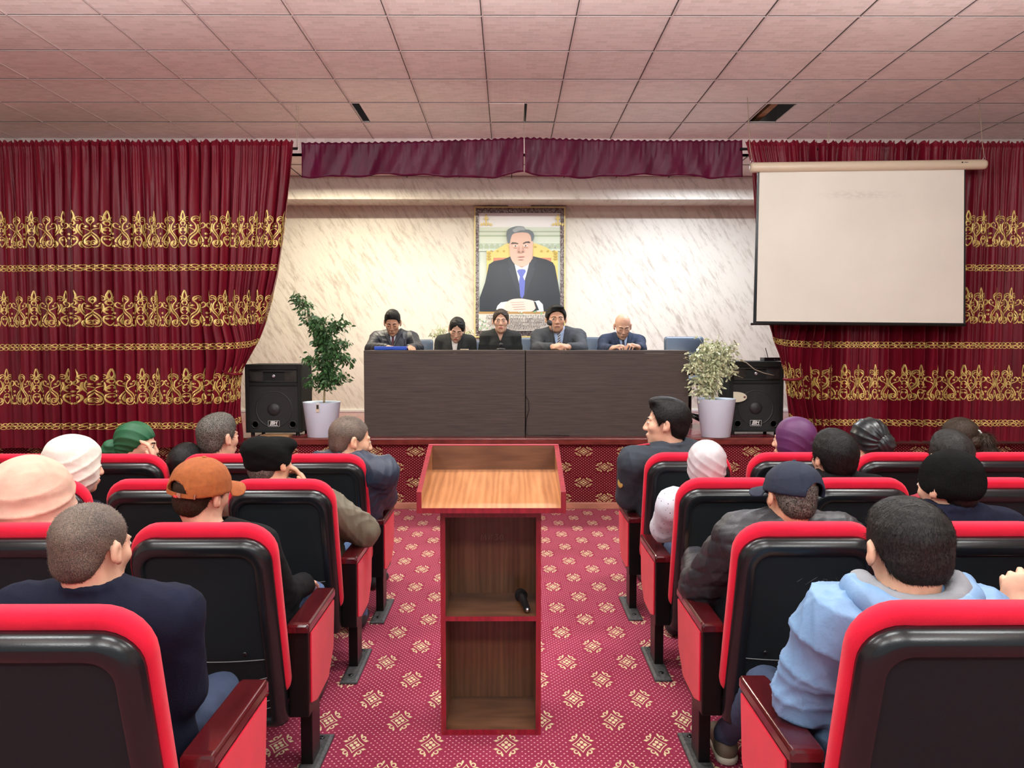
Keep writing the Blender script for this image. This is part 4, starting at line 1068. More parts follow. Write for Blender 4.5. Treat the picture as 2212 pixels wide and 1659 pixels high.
def fabric(name, c, rough=.85, **k):
    k.setdefault('bs', .25); k.setdefault('bscale', 260); k.setdefault('var', .12); return simple('cloth_'+name, c, rough, **k)
C_ = {
 'navy': fabric('navy_knit', (.008, .010, .024), spec=.15), 'navy2': fabric('navy_shell', (.020, .030, .055), .5), 'black': fabric('black', (.006, .006, .007), spec=.15),
 'charcoal': fabric('charcoal_suit', (.045, .052, .062)), 'darksuit': fabric('black_blazer', (.014, .016, .016)), 'bluesuit': fabric('blue_suit', (.012, .024, .060)), 'shell': fabric('dark_navy_coat', (.016, .020, .032), .45),
 'police': fabric('uniform', (.022, .030, .042)), 'olive': fabric('olive', (.16, .14, .095), .6), 'sky': fabric('sky_blue_shell', (.16, .29, .48), .5, bscale=120, var=.05), 'greyf': fabric('grey_fleece', (.22, .23, .25)),
 'puffer': fabric('black_puffer', (.020, .021, .026), .45), 'brown': fabric('brown_coat', (.035, .028, .020)), 'crimson': fabric('crimson_knit', (.30, .01, .03)),
 'white': fabric('white_shirt', (.75, .78, .84), .6, bs=.05), 'bluesh': fabric('pale_blue_shirt', (.40, .52, .74), .6, bs=.05), 'blouse': fabric('cream_blouse', (.78, .72, .66), .6, bs=.05), 'dots': None,
 'jeans': fabric('blue_jeans', (.075, .13, .26), bscale=400), 'jeansd': fabric('dark_jeans', (.03, .05, .10), bscale=400), 'trous': fabric('dark_trousers', (.015, .016, .02)),
 'hj_peach': fabric('peach_scarf', (.66, .40, .30), bscale=500, bs=.35), 'hj_white': fabric('ivory_scarf', (.74, .71, .62), .55, bs=.1), 'hj_green': fabric('green_scarf', (.004, .085, .028), .6, bs=.1), 'hj_purple': fabric('purple_scarf', (.085, .016, .085), .55, bs=.1),
 'hj_silver': fabric('silver_satin', (.52, .47, .49), .32, bs=.05), 'hj_black': fabric('black_satin', (.012, .016, .018), .30, bs=.05), 'orange': fabric('rust_suede', (.31, .082, .016), .85, var=.15, vscale=60), 'capnavy': fabric('navy_cap', (.005, .011, .030), .8),
 'beret': fabric('black_wool', (.006, .0065, .0065), .95, spec=.1, bs=.6, bscale=300), 'beanie': fabric('black_knit', (.007, .007, .007), .95, spec=.1, bs=.9, bscale=350), 'shoe': simple('shoe', (.02, .02, .022), .5), 'shoe_b': simple('shoe_beige', (.12, .09, .06), .6), 'sole': simple('sole', (.5, .45, .36), .7),
 'tie_red': fabric('maroon_tie', (.09, .010, .022), .5), 'tie_navy': fabric('navy_tie', (.012, .02, .05), .5), 'gold': simple('gold_braid', (.60, .42, .12), .4, metal=.4), 'redp': fabric('red_piping', (.42, .02, .04)), 'metal': simple('buckle', (.6, .45, .35), .3, metal=1), 'redtab': simple('red_tab', (.6, .05, .05), .5)}
m, nt, b = new_mat('dotted_white'); C_['dots'] = m
vo = nt.nodes.new('ShaderNodeTexVoronoi'); vo.inputs['Scale'].default_value = 48; nt.links.new(coords(nt), vo.inputs['Vector'])
nt.links.new(ramp(nt, vo.outputs[0], [(.10, (.03, .03, .04)), (.16, (.60, .63, .70))]), b.inputs['Base Color']); b.inputs['Roughness'].default_value = .7
m, nt, b = new_mat('striped_tie'); C_['tie_stripe'] = m
wv = nt.nodes.new('ShaderNodeTexWave'); wv.inputs['Scale'].default_value = 17; nt.links.new(coords(nt, rot=(0, R(-48), 0)), wv.inputs[0])
nt.links.new(ramp(nt, wv.outputs[1], [(.40, (.015, .015, .02)), (.5, (.5, .5, .52))]), b.inputs['Base Color'])

def M3(e): return np.array(e.to_matrix() if hasattr(e, 'to_matrix') else e)
def person(label, hpx, Y, yaw=0, pitch=0, roll=0, hs=1.0, skin_='skin_a', byaw=0, pelvis=None, nb=None, bw=1.0, arms=None, top='navy', inflate=.022, under=None, neckline=None, tie=None, lapel=None,
           trousers='trous', hair=None, hat=None, scarf=None, shoe='shoe', vox=.007, base_z=0, wr=.0035, fw=1.0, jaw=1.0, legs=True, sleeve_r=1.0, group=None, face=True, seed=1, foot_f=.42, collar=True, ks=.12):
    H = np.array(px(hpx[0], hpx[1], Y))
    Rh = M3(Euler((R(-pitch), R(roll), 0), 'XYZ').to_matrix()); Rh = M3(Matrix.Rotation(R(yaw), 3, 'Z'))@Rh
    Rb = M3(Matrix.Rotation(R(byaw), 3, 'Z')); f = Rb@np.array([0, 1, 0]); r = Rb@np.array([1, 0, 0]); up = np.array([0, 0, 1.])
    NB = np.array(nb) if nb is not None else H-f*.035*hs-up*.185*hs
    PV = np.array(pelvis) if pelvis is not None else np.array([H[0], Y+.12*f[1], base_z+.47])
    root = thing('person', label, 'person', (float(PV[0]), float(PV[1]), base_z), 0, group); off = np.array(root.location)
    sw = .165*bw*hs
    sh = [NB+r*s_*sw-up*.055*hs+f*.0 for s_ in (-1, 1)]
    arms = arms or {}
    el, wr_, hd = [], [], []
    for i, s_ in enumerate((-1, 1)):
        a = arms.get('L' if s_ < 0 else 'R')
        if a: el.append(np.array(a[0])); wr_.append(np.array(a[1])); hd.append(a[2] if len(a) > 2 else None)
        else:
            el.append(sh[i]+r*s_*.05-up*min(.27, (sh[i][2]-PV[2])*.8)+f*.04); wr_.append(PV+r*s_*.07+f*.26+up*.07); hd.append(None)
    axis = NB-PV; L = np.linalg.norm(axis); az = axis/L; ax_ = r-az*(r@az); ax_ /= np.linalg.norm(ax_); ay = np.cross(az, ax_)
    Rt = np.stack([ax_, ay, az], 1)
    def torso(S_, g=0, full=True):
        S_.ell(NB-axis*.33, (.155*bw*hs+g, .105*hs+g, .20*hs*L/.55+g), Rt, .04)
        S_.ell(NB-axis*.68, (.148*bw*hs+g, .112*hs+g, .17*hs+g), Rt, .05)
        S_.ell(NB-axis*.97, (.165*bw*hs+g, .120*hs+g, .11+g), Rt, .05)
        for i in (0, 1): S_.cap(NB-up*.02*hs+(sh[i]-NB)*.15, sh[i]-(sh[i]-NB)*.05, .050*hs+g, .052*hs+g, .045)
    def arm(S_, g=0, cuff=0, kk=1.0):
        for i in (0, 1):
            S_.cap(sh[i], el[i], .050*hs*kk+g, .040*hs*kk+g, .03)
            e = wr_[i]+(el[i]-wr_[i])*cuff
            S_.cap(el[i], e, .040*hs*kk+g, .027*hs*kk+g*.8, .02)
    # body: one continuous surface of head, neck, trunk, arms and hands
    S_ = SDF(); head_prims(S_, (H, Rh), hs, fw, jaw, ears=(scarf is None))
    nk = H+Rh@(np.array([0, -.022, -.055])*hs)
    S_.cap(nk, NB-up*.02, .052*hs*fw, .058*hs*fw, .03)
    torso(S_, -.006); arm(S_, -.004)
    for i, s_ in enumerate((-1, 1)):
        fd = wr_[i]-el[i]; fd /= np.linalg.norm(fd)
        if hd[i]: dirv, nrm, curl, thumb = hd[i]
        else: dirv, nrm, curl, thumb = fd+f*.2-up*.15, -up, .35, None
        hand(S_, wr_[i], dirv, nrm, (s_ if thumb is None else thumb), curl, hs*.97)
    V, Q = S_.mesh(min(vox, .0062)); V = relax(V, Q, 1 if vox > .005 else 0)
    vobj('body', V, Q, M[skin_], root, off)
    # face details
    def wl(x, y, z): return H+Rh@(np.array([x*fw, y, z])*hs)
    if face:
        def decal(name, mt, infl, reg, parent=root, vx=.0032):
            D_ = SDF(); head_prims(D_, (H, Rh), hs, fw, jaw, ears=False)
            def cut(X, Y_, Z):
                q_ = [X-H[0], Y_-H[1], Z-H[2]]; l = [(Rh[0, i]*q_[0]+Rh[1, i]*q_[1]+Rh[2, i]*q_[2])/hs for i in range(3)]
                return np.maximum(reg(l[0]/fw, l[1], l[2])*hs, (.045-l[1])*hs)
            V, Q = D_.mesh(vx, [cut], infl)
            if len(V): return vobj(name, V, Q, mt, parent, off)
        closed = pitch > 12
        bm_ = M['hair_blk'] if not (hair and 'gry' in hair[1]) else M['hair_pep']
        decal('eyebrows', bm_, .0022, lambda x, y, z: np.maximum(np.abs(z-.0235+.9*(np.abs(x)-.028)**2*10-.06*(np.abs(x)-.03))-.0040*(1.25-np.abs(x)*14), np.maximum(.011-np.abs(x), np.abs(x)-.044)))
        if not closed: decal('eye', M['eye_w'], .0006, lambda x, y, z: (np.sqrt(((np.abs(x)-.031)/.0125)**2+((z-.004)/.0055)**2)-1)*.006)
        decal('iris', M['eye'], .0016, (lambda x, y, z: (np.sqrt(((np.abs(x)-.031)/.0135)**2+((z-.001)/.0020)**2)-1)*.003) if closed else (lambda x, y, z: np.minimum((np.sqrt(((np.abs(x)-.031)/.0052)**2+((z-.004)/.0052)**2)-1)*.005, (np.sqrt(((np.abs(x)-.029)/.0110)**2+((z-.0095)/.0014)**2)-1)*.003)))
        decal('lips', M['lip_c' if ('woman' in label or 'girl' in label) else 'lip_m'], .0012, lambda x, y, z: (np.sqrt((x/.0225)**2+((z+.063)/(.0085 if ('woman' in label) else .0062))**2)-1)*.007)
    def to_world(V): return H+(V*np.array([fw, 1, 1])*hs)@Rh.T
    # hair
    if hair:
        style, hm, thick, ns, sl = hair
        V, Q = haircap(style, thick, seed, hatted=bool(hat) and style != 'woman')
        N = vnormals(V, Q)
        if thick > .004: V = folds(V, N, .0006 if ns else .0012, 150, seed, (1, .5, 1))
        ex = None
        if ns:
            whorl = np.array([.018, -.075, .085])
            if style == 'buzz': flow = lambda P: (P-whorl)*20+np.stack([-(P-whorl)[:, 2], 0*P[:, 0], (P-whorl)[:, 0]], 1)*8
            else: 
                def flow(P):
                    d = P-whorl; d /= (np.linalg.norm(d, axis=1)[:, None]+1e-6)
                    sw_ = np.stack([-d[:, 2], 0*d[:, 0], d[:, 0]], 1)
                    return d+sw_*.55
            ex = strands(V, N, ns, sl, .0011 if ns > 5000 else .0018, flow, seed, jitter=(.35 if style == 'buzz' else .12), lift=(.35 if style == 'buzz' else -.12), mask=((V[:, 2] < .012) if hat and style != 'woman' else None))
            ex = (to_world(np.array(ex[0]))-off, ex[1])
        vobj('hair', to_world(V), Q, M[hm], root, off, ex)
        if style == 'woman':
            S_ = SDF(); S_.ell((0, -.125, .0), (.035, .03, .035), None, .01); V, Q = S_.mesh(.004); V = folds(V, vnormals(V, Q), .002, 90, 3); vobj('hair_bun', to_world(V), Q, M[hm], root, off)
    if hat: hat(root, to_world, off, H, Rh, hs)
    if scarf: scarf(root, to_world, off, H, Rh, hs, NB, sh, f, up)
    # clothes
    Rti = Rt
    def tl(X, Y_, Z):   # world -> torso frame, origin neck base
        x, y, z = X-NB[0], Y_-NB[1], Z-NB[2]
        return (Rti[0, 0]*x+Rti[1, 0]*y+Rti[2, 0]*z, Rti[0, 1]*x+Rti[1, 1]*y+Rti[2, 1]*z, Rti[0, 2]*x+Rti[1, 2]*y+Rti[2, 2]*z)
    def collar_ring(S_, rad, r0, z0=.0, fz=-.05, open_=.0):
        pts = []
        for k in range(15):
            a = -math.pi/2+open_+(2*math.pi-2*open_)*k/14   # starts in front? 0 angle = right
            a = math.pi/2+open_+(2*math.pi-2*open_)*k/14
            ff = math.sin(a)
            pts.append(NB+(r*math.cos(a)*rad*1.08+f*ff*rad*.95-f*.005)*hs+up*(z0+.035+(fz if ff > 0 else fz*.15)*max(0, ff))*hs)
        for k in range(14): S_.cap(pts[k], pts[k+1], r0, None, .006)
    cuts = []
    if neckline:
        w0, dep = neckline
        def vcut(X, Y_, Z):
            x, y, z = tl(X, Y_, Z); wdt = w0*np.clip(1+(z-.03)/dep, 0, 1)
            reg = np.maximum(np.maximum(np.abs(x)-wdt, .015-y), -(z+dep))
            return -reg
        cuts.append(vcut)
    S_ = SDF(); torso(S_, inflate); arm(S_, inflate*.9, .06, sleeve_r)
    if collar: collar_ring(S_, (.062 if abs(byaw) > 90 else .065)*fw, .011 if abs(byaw) > 90 else .014, -.012 if abs(byaw) > 90 else -.004, -.055, .35 if neckline else 0)
    S_.cap(NB+up*.10*hs, NB+up*.03*hs, .054*hs*fw, .056*hs*fw, .01, True)
    V, Q = S_.mesh(vox, cuts); N = vnormals(V, Q)
    if top == 'puffer':
        d = (V-NB)@up; V = V+N*((np.abs(np.sin(d*50+np.sin(V[:, 0]*14)*.8))**.5-.5)*.0065)[:, None]; V = folds(V, N, .003, 50, seed)
    else: V = folds(V, N, wr, 30, seed); 
    garment = vobj({'sky': 'rain_jacket', 'puffer': 'puffer_jacket', 'police': 'uniform_jacket', 'navy': 'sweater', 'dots': 'blouse'}.get(top, 'jacket'), V, Q, C_[top], root, off)
    if under:
        S_ = SDF(); torso(S_, inflate*.45)
        if under in ('white', 'bluesh'): collar_ring(S_, .056*fw, .010, .0, -.05, .25)
        V, Q = S_.mesh(vox, [lambda X, Y_, Z: (lambda t: -(t[2]+dep+.03)+0*t[0])(tl(X, Y_, Z))])
        if len(V): vobj('shirt' if under in ('white', 'bluesh') else 'blouse', V, Q, C_[under], root, off)
    if tie:
        S_ = SDF(); torso(S_, inflate*.45+.006)
        def tcut(X, Y_, Z):
            x, y, z = tl(X, Y_, Z); wdt = np.where(z > -.045, .017, .010+np.clip(-(z+.045), 0, .3)*.075)
            return np.maximum(np.maximum(np.abs(x)-wdt, .02-y), np.maximum(z-(-.012), -(z+dep+.02)))
        V, Q = S_.mesh(.0045, [tcut])
        if len(V): vobj('necktie', V, Q, C_[tie], root, off)
    if lapel:
        S_ = SDF(); torso(S_, inflate+.006)
        def lcut(X, Y_, Z):
            x, y, z = tl(X, Y_, Z); wdt = w0*np.clip(1+(z-.03)/dep, 0, 1); wd2 = np.clip(.045*(1.15+(z)/dep), .0, .05)
            return np.maximum(np.maximum(wdt-np.abs(x)-.002, np.abs(x)-wdt-wd2), np.maximum(.0-y, np.maximum(-(z+dep), z-.02)))
        V, Q = S_.mesh(.0045, [lcut])
        if len(V): vobj('lapels', V, Q, C_[lapel], root, off)
    if legs:
        S_ = SDF(); kn, an = [], []; fl = f if abs(byaw) > 90 else np.array([0, 1., 0]); rl = r if abs(byaw) > 90 else np.array([1., 0, 0])
        for s_ in (-1, 1):
            hip = PV+rl*s_*.085*hs; k_ = PV+rl*s_*ks*hs+fl*.40*hs+up*.0; k_[2] = base_z+.46; a_ = k_+fl*(foot_f-.40)*hs; a_[2] = base_z+.09; kn.append(k_); an.append(a_)
            S_.cap(hip, k_, .085*hs, .065*hs, .03); S_.cap(k_, a_, .062*hs, .045*hs, .02)
        S_.ell(PV-up*.01, (.165*bw*hs, .125*hs, .10), None, .03)
        V, Q = S_.mesh(.010); V = folds(V, vnormals(V, Q), .003, 34, seed+4); vobj('trousers', V, Q, C_[trousers], root, off)
        for a_ in an:
            S_ = SDF(); S_.cap(a_-up*.045-f*.02, a_-up*.05+f*.13, .038, .032, .02); S_.cap(a_, a_-up*.03, .042, .04, .02)
            V, Q = S_.mesh(.007, [lambda X, Y_, Z: (base_z+.004-Z)+0*X+0*Y_]); s1 = vobj('shoe', V, Q, C_[shoe], root, off)
            if shoe == 'shoe_b':
                S_ = SDF(); S_.cap(a_-up*.070-f*.02, a_-up*.070+f*.13, .040, .034, .02)
                V, Q = S_.mesh(.006, [lambda X, Y_, Z: np.maximum(base_z+.002-Z, Z-base_z-.028)+0*X+0*Y_]); vobj('sole', V, Q, C_['sole'], s1, None).data.transform(Matrix.Translation(-Vector(off)))
    return root, dict(H=H, Rh=Rh, NB=NB, off=off, sh=sh, el=el, wr=wr_, r=r, f=f, wl=wl, garment=garment)

# ---------------------------------------------------------------- hats and scarves (all built around the head)
def cap_hat(mat, strap=True, rot=0, tilt=0):
    def fn(root, W, off, H, Rh, hs):
        Tm = M3(Euler((R(tilt), 0, R(rot)), 'XYZ').to_matrix())
        def W2(V): return W(V@Tm.T)
        S_ = SDF(); S_.ell((0, -.012, .040), (.093, .112, .092), None, .01); S_.ell((0, -.012, .02), (.092, .111, .05), None, .02)
        def cut(X, Y, Z): return np.maximum((.004+.10*(Y+.1)-Z), -(np.sqrt((X)**2+(np.minimum(Z-.010, 9))**2*1.0)-.044)*np.where(Y < -.05, 1, 0)-np.where(Y < -.05, 0, 9))+0*X
        def inner(X, Y, Z):
            k0 = np.sqrt((X/.083)**2+((Y+.012)/.102)**2+((Z-.034)/.078)**2); return (1-k0)*.08
        V, Q = S_.mesh(.004, [cut, inner]); N = vnormals(V, Q); ang = np.arctan2(V[:, 1]+.012, V[:, 0])
        V = V+N*(-.0022*np.exp(-((np.sin(ang*3))/.10)**2)*(V[:, 2] > .03)*(N[:, 2] > -.2))[:, None]; V = folds(V, N, .0012, 40, 5)
        vobj('cap_crown', W2(V), Q, mat, root, off)
        S_ = SDF(); S_.ell((0, .105, .020), (.072, .078, .070), None, .01)
        def bc(X, Y, Z): zc = .034-9*X**2-1.2*(Y-.08)**2; return np.maximum(np.maximum(np.abs(Z-zc)-.0035, .078-Y), -(np.sqrt((X/.082)**2+((Y+.012)/.100)**2)-1)*.08)
        V, Q = S_.mesh(.003, [bc]); vobj('cap_brim', W2(V), Q, mat, root, off)
        bt = MB().lathe([(.001, .135), (.006, .1345), (.008, .131), (.008, .128)], (0, -.012, 0), 12); o = bt.obj('cap_button', mat, root, True)
        me = o.data
        for v_ in me.vertices: v_.co = Vector(W2(np.array([v_.co]))[0]-off)
        if strap:
            pts = [(math.cos(a)*.0935, -.012+math.sin(a)*.1125, .012) for a in [R(-90+d_) for d_ in range(-42, 43, 6)]]
            rings = [[(x*1.0, y, z-.007), (x*1.02, y-.002, z-.007), (x*1.02, y-.002, z+.007), (x, y, z+.007)] for x, y, z in pts]
            o = MB().loft(rings).obj('cap_strap', mat, root)
            for v_ in o.data.vertices: v_.co = Vector(W2(np.array([v_.co]))[0]-off)
            for x0, mt, ww in ((.024, C_['metal'], .009), (.012, C_['redtab'], .008), (.066, C_['metal'], .004)):
                yy = -.012-.1145*math.sqrt(max(.01, 1-(x0/.0935)**2))
                o = MB().box(x0-ww, x0+ww, yy-.003, yy+.001, .004 if mt is not C_['redtab'] else .002, .020 if mt is not C_['redtab'] else .010).obj('strap_buckle', mt, root, bev=.001)
                for v_ in o.data.vertices: v_.co = Vector(W2(np.array([v_.co]))[0]-off)
    return fn
def knit_hat(mat, kind='beanie'):
    def fn(root, W, off, H, Rh, hs):
        S_ = SDF()
        if kind == 'beanie':
            S_.ell((0, -.016, .045), (.088, .108, .088), None, .01); S_.ell((0, -.02, -.0), (.092, .104, .06), None, .03)
            V, Q = S_.mesh(.0035, [lambda X, Y, Z: (-.026-.022*(Y < -.04)+.45*np.maximum(Y, -.02)*.9-Z)*.85+0*X]); N = vnormals(V, Q); ang = np.arctan2(V[:, 1]+.016, V[:, 0])
            V = V+N*(.0012*np.sin(ang*70)*(np.abs(N[:, 2]) < .8)-.003*np.exp(-((V[:, 0]+.01+.2*V[:, 1])/.004)**2)*(V[:, 2] > .0))[:, None]; V = folds(V, N, .002, 22, 8)
            vobj('beanie', W(V), Q, mat, root, off)
        else:
            S_.ell((0, -.025, .045), (.100, .118, .075), M3(Euler((R(-18), R(8), 0)).to_matrix()), .02); S_.ell((0, -.020, .010), (.088, .106, .060), None, .02); S_.ell((.02, .05, .075), (.07, .06, .035), None, .03)
            V, Q = S_.mesh(.004, [lambda X, Y, Z: (-.030-.0*(Y+.03)*np.where(Y < -.03, 1, 0)+.5*np.maximum(Y, 0)-Z)*.8+0*X]); N = vnormals(V, Q); V = folds(V, N, .003, 22, 12)
            vobj('beret', W(V), Q, mat, root, off)
    return fn
def hijab(mat, drape=True, puff=.016, amp=.0035, freq=46, seed=2, stretch=(1, .35, 1), mat2=None, cone=None):
    def fn(root, W, off, H, Rh, hs, NB, sh, f, up):
        def w_(x, y, z): return H+Rh@(np.array([x, y, z])*hs)
        S_ = SDF()
        S_.ell(w_(0, -.016, .034), np.array([.076+puff, .094+puff, .082+puff])*hs, Rh, .02)
        S_.ell(w_(0, -.010, -.035), np.array([.070+puff, .080+puff, .085])*hs, Rh, .04)
        if drape:
            S_.cap(w_(0, -.02, -.06), NB+up*.0, .078*hs, .10*hs, .05)
            for s_ in sh: S_.cap(NB+(s_-NB)*.1, NB+(s_-NB)*.72+up*.008, .088*hs, .062*hs, .06)
            S_.ell(NB-f*.03-up*.04, np.array([.15, .10, .09])*hs, None, .05); 
            if cone: S_.ell(NB-f*.04-up*.10, np.array([.17, .10, .14])*hs, None, .06)
        def cut(X, Y, Z):   # the face stays free
            q_ = [X-H[0], Y-H[1], Z-H[2]]; l = [(Rh[0, i]*q_[0]+Rh[1, i]*q_[1]+Rh[2, i]*q_[2])/hs for i in range(3)]
            k0 = np.sqrt((l[0]/.058)**2+((l[1]-.11)/.075)**2+((l[2]+.012)/.082)**2); return (1-k0)*.05
        V, Q = S_.mesh(.0055, [cut]); V = relax(V, Q, 1); N = vnormals(V, Q)
        Vl = (V-H)@Rh/hs; Nl = N@Rh
        ph_ = (Vl[:, 2]*.85+Vl[:, 0]*.5-Vl[:, 1]*.35); wr2 = np.sin(Vl[:, 0]*22+seed)*.5+np.sin(Vl[:, 1]*17+seed*2)*.5
        fd = (1-np.abs(np.sin(ph_*freq*1.7+wr2*1.3))**.55)-.35; fd2 = (1-np.abs(np.sin((Vl[:, 0]*.9-Vl[:, 2]*.4)*freq*1.1+wr2))**.6)-.35
        fade = np.clip((.10-Vl[:, 2])/.09, .15, 1)
        Vl = Vl+Nl*((fd*amp*1.7+fd2*amp*.8)*fade)[:, None]
        V = folds(Vl, Nl, amp*.3, freq, seed, stretch)@Rh.T*hs+H
        return vobj('headscarf', V, Q, mat, root, off)
    return fn
def turban(mat, kind):
    def fn(root, W, off, H, Rh, hs, NB, sh, f, up):
        S_ = SDF(); S_.ell((0, -.016, .038), (.088, .104, .092), None, .01); S_.ell((0, -.06, -.02), (.062, .05, .05), None, .03)
        V, Q = S_.mesh(.004, [lambda X, Y, Z: (np.interp(Y, [-.14, -.03, 0, .05, .09, .13], [-.075, -.055, -.018, .035, .055, .06]).astype(np.float32)-Z)*.85+0*X])
        N = vnormals(V, Q); Kn = np.array([0, -.115, -.030]) if kind == 'knot' else np.array([.025, -.10, .01])
        d = V-Kn; ang = np.arctan2(d[:, 2], d[:, 0]); V = V+N*((1-np.abs(np.sin(ang*9+np.linalg.norm(d, axis=1)*20)))*.0045-.002)[:, None]
        sc_ = vobj('headscarf', W(V), Q, mat, root, off)
        S_ = SDF(); 
        if kind == 'knot': S_.ell((0, -.135, -.020), (.040, .035, .038), None, .02); S_.ell((.0, -.150, -.055), (.034, .028, .035), None, .02); S_.cap((0, -.10, 0), (0, -.10, -.05), .03, .03, .02)
        else: S_.ell((.03, -.105, .0), (.050, .034, .052), None, .02)
        V, Q = S_.mesh(.004); N = vnormals(V, Q); V = V+N*((1-np.abs(np.sin(V[:, 2]*90+V[:, 0]*60+np.sin(V[:, 0]*50)*2)))*.004)[:, None]
        vobj('scarf_knot', W(V), Q, mat, sc_, off)
        if kind != 'knot':
            o = MB().tube([(.03+.056*math.cos(a), -.085-.01*math.sin(a), .0+.058*math.sin(a)) for a in [k*2*math.pi/16 for k in range(17)]], .006, 8).obj('scarf_band', mat, sc_, True)
            for v_ in o.data.vertices: v_.co = Vector(W(np.array([v_.co]))[0]-off)
    return fn

# ================================================================ auditorium chairs
def rr_outline(hw, z0, z1, rt, rb, n=7):
    """rounded rectangle in (a, b), counter-clockwise from the right bottom"""
    out = []
    for (cx_, cz_, r_, a0) in ((hw-rb, z0+rb, rb, -90), (hw-rt, z1-rt, rt, 0), (-hw+rt, z1-rt, rt, 90), (-hw+rb, z0+rb, rb, 180)):
        for k in range(n+1): an = R(a0+90*k/n); out.append((cx_+r_*math.cos(an), cz_+r_*math.sin(an)))
    return out
BH = math.hypot(.70, .19)
UB = Vector((0, -.19, .70))/BH; NBK = Vector((0, -.70, -.19))/BH
B0 = Vector((0, .19, .225))
def bk(a, b_, c): 
    bow = -.35*a*a
    return B0+Vector((a, 0, 0))+UB*b_+NBK*(c+bow+.012*math.sin(math.pi*min(1, max(0, b_/BH))))
def make_chair(side):
    """side: +1 when the arm stands on the chair's right"""
    t = thing('auditorium_chair', 'auditorium chair', 'chair', (0, 0, 0), 0, 'red and black auditorium chairs')
    # shell
    top = BH-.034
    def ring(ins, c, hw=.214, rt=.085, rb=.03, z0=.0, z1=top): return [bk(a, b_, c) for a, b_ in rr_outline(hw-ins, z0+ins*.9, z1-ins, max(.012, rt-ins*.7), max(.008, rb-ins*.5))]
    mb = MB(); mb.loft([ring(.0, -.012), ring(-.002, .008), ring(.004, .020), ring(.014, .030), ring(.020, .032), ring(.040, .031), ring(.044, .028)], True, False)
    shell = mb.obj('back_shell', M['blk_plastic'], t, True)
    mb = MB().loft([ring(.044, .028), ring(.047, .018)], False, True); mb.obj('back_panel', M['blk_panel'], t)
    mb = MB()
    for z_, hw_ in ((.275, .168), (.205, .17), (.180, .17), (.145, .17), (.115, .17), (.085, .17)):
        P_ = [bk(a, z_-.022*(1-(a/.17)**2)*(1 if z_ < .25 else .1), .0192) for a in [hw_*(-1+2*k/12) for k in range(13)]]
        mb.tube(P_, .0016, 6)
    mb.obj('panel_rib', simple('rib_highlight', (.16, .17, .17), .4), t, True)  # highlight along the ribs painted in as a lighter grey
    for sx in (-1, 1): MB().tube([bk(sx*.11, .30, .016), bk(sx*.11, .30, .0205)], .007, 12).obj('screw_cap', M['blk_plastic'], t, True)
    # cushion
    def cr(ins, c): return [bk(a, b_, c) for a, b_ in rr_outline(.226-ins, .10+ins, BH-ins, .105-ins*.5, .05)]
    MB().loft([cr(.03, -.008), cr(.010, -.006), cr(.002, -.014), cr(.0, -.026), cr(.002, -.045), cr(.012, -.062), cr(.03, -.074), cr(.07, -.082)]).obj('back_cushion', M['red_fab'], t, True)
    # seat
    S_ = []
    for z_, ins in ((.335, .03), (.342, .008), (.36, 0), (.385, 0), (.398, .01), (.405, .035)):
        S_.append([(a, .345+b_, z_) for a, b_ in rr_outline(.190-ins, -.21+ins, .21-ins, .05, .04, 5)])
    MB().loft(S_).obj('seat_cushion', M['red_fab'], t, True)
    MB().box(-.165, .165, .16, .52, .315, .338).obj('seat_pan', M['blk_plastic'], t, bev=.008)
    # arm stand
    s = side; x0, x1 = .208, .285
    def sx(a, b_): return (a, b_) if s > 0 else (-b_, -a)
    def prism(pts, xa, xb):
        xa, xb = sx(xa, xb); return MB().loft([[(xa, y, z) for y, z in pts], [(xb, y, z) for y, z in pts]])
    o = prism([(.205, .245), (.205, .532), (.585, .532), (.565, .345), (.46, .245)], x0+.003, x1-.006).obj('arm_panel', M['blk_metal'], t, bev=.004)
    prism([(.228, .285), (.228, .522), (.576, .522), (.556, .350), (.47, .268), (.30, .262)], x1-.007, x1-.001).obj('side_cushion', M['red_fab'], t, bev=.003)
    a, b_ = sx(x0, x1)
    rings = []
    for y_, dz, ins in ((.196, -.010, .006), (.200, -.002, .001), (.215, 0, 0), (.57, 0, 0), (.592, -.002, .002), (.600, -.012, .010)):
        rings.append([(a+ins, y_, .532), (a+ins, y_, .556+dz), (a+ins+.006, y_, .563+dz), (b_-ins-.006, y_, .563+dz), (b_-ins, y_, .556+dz), (b_-ins, y_, .532)])
    MB().loft(rings).obj('armrest', M['cherry'], t, bev=.002)
    xa, xb = sx(x0+.008, x1-.028); MB().box(xa, xb, .33, .44, .010, .26).obj('post', M['blk_metal'], t, bev=.003)
    xa, xb = sx(x0-.002, x1-.002)
    ft = MB(); ft.loft([[(xa, .18, 0), (xb, .18, 0), (xb, .56, 0), (xa, .56, 0)], [(xa, .18, .010), (xb, .18, .010), (xb, .56, .010), (xa, .56, .010)], [(xa+.012, .20, .018), (xb-.012, .20, .018), (xb-.012, .54, .018), (xa+.012, .54, .018)]])
    fo = ft.obj('foot', M['dust'], t, bev=.003)
    for y_ in (.235, .515): MB().lathe([(.012, .016), (.012, .021), (.007, .023)], ((xa+xb)/2, y_, 0), 14).obj('bolt', M['blk_plastic'], fo, True)
    xa, xb = sx(.170, .208); bk_ = MB().box(xa, xb, .215, .255, .30, .50).obj('hinge_bracket', M['blk_metal'], t, bev=.004)
    for z_ in (.33, .485):
        MB().lathe([(.006, .213), (.006, .2165)], ((xa+xb)/2, 0, z_), 10, 'y').obj('screw', M['dust'], bk_)
    return t
LR = [1.495, 2.355, 3.19, 3.93]; RRW = [1.515, 2.36, 3.21, 3.97]; RS = [1.045, 1.01, 1, 1]
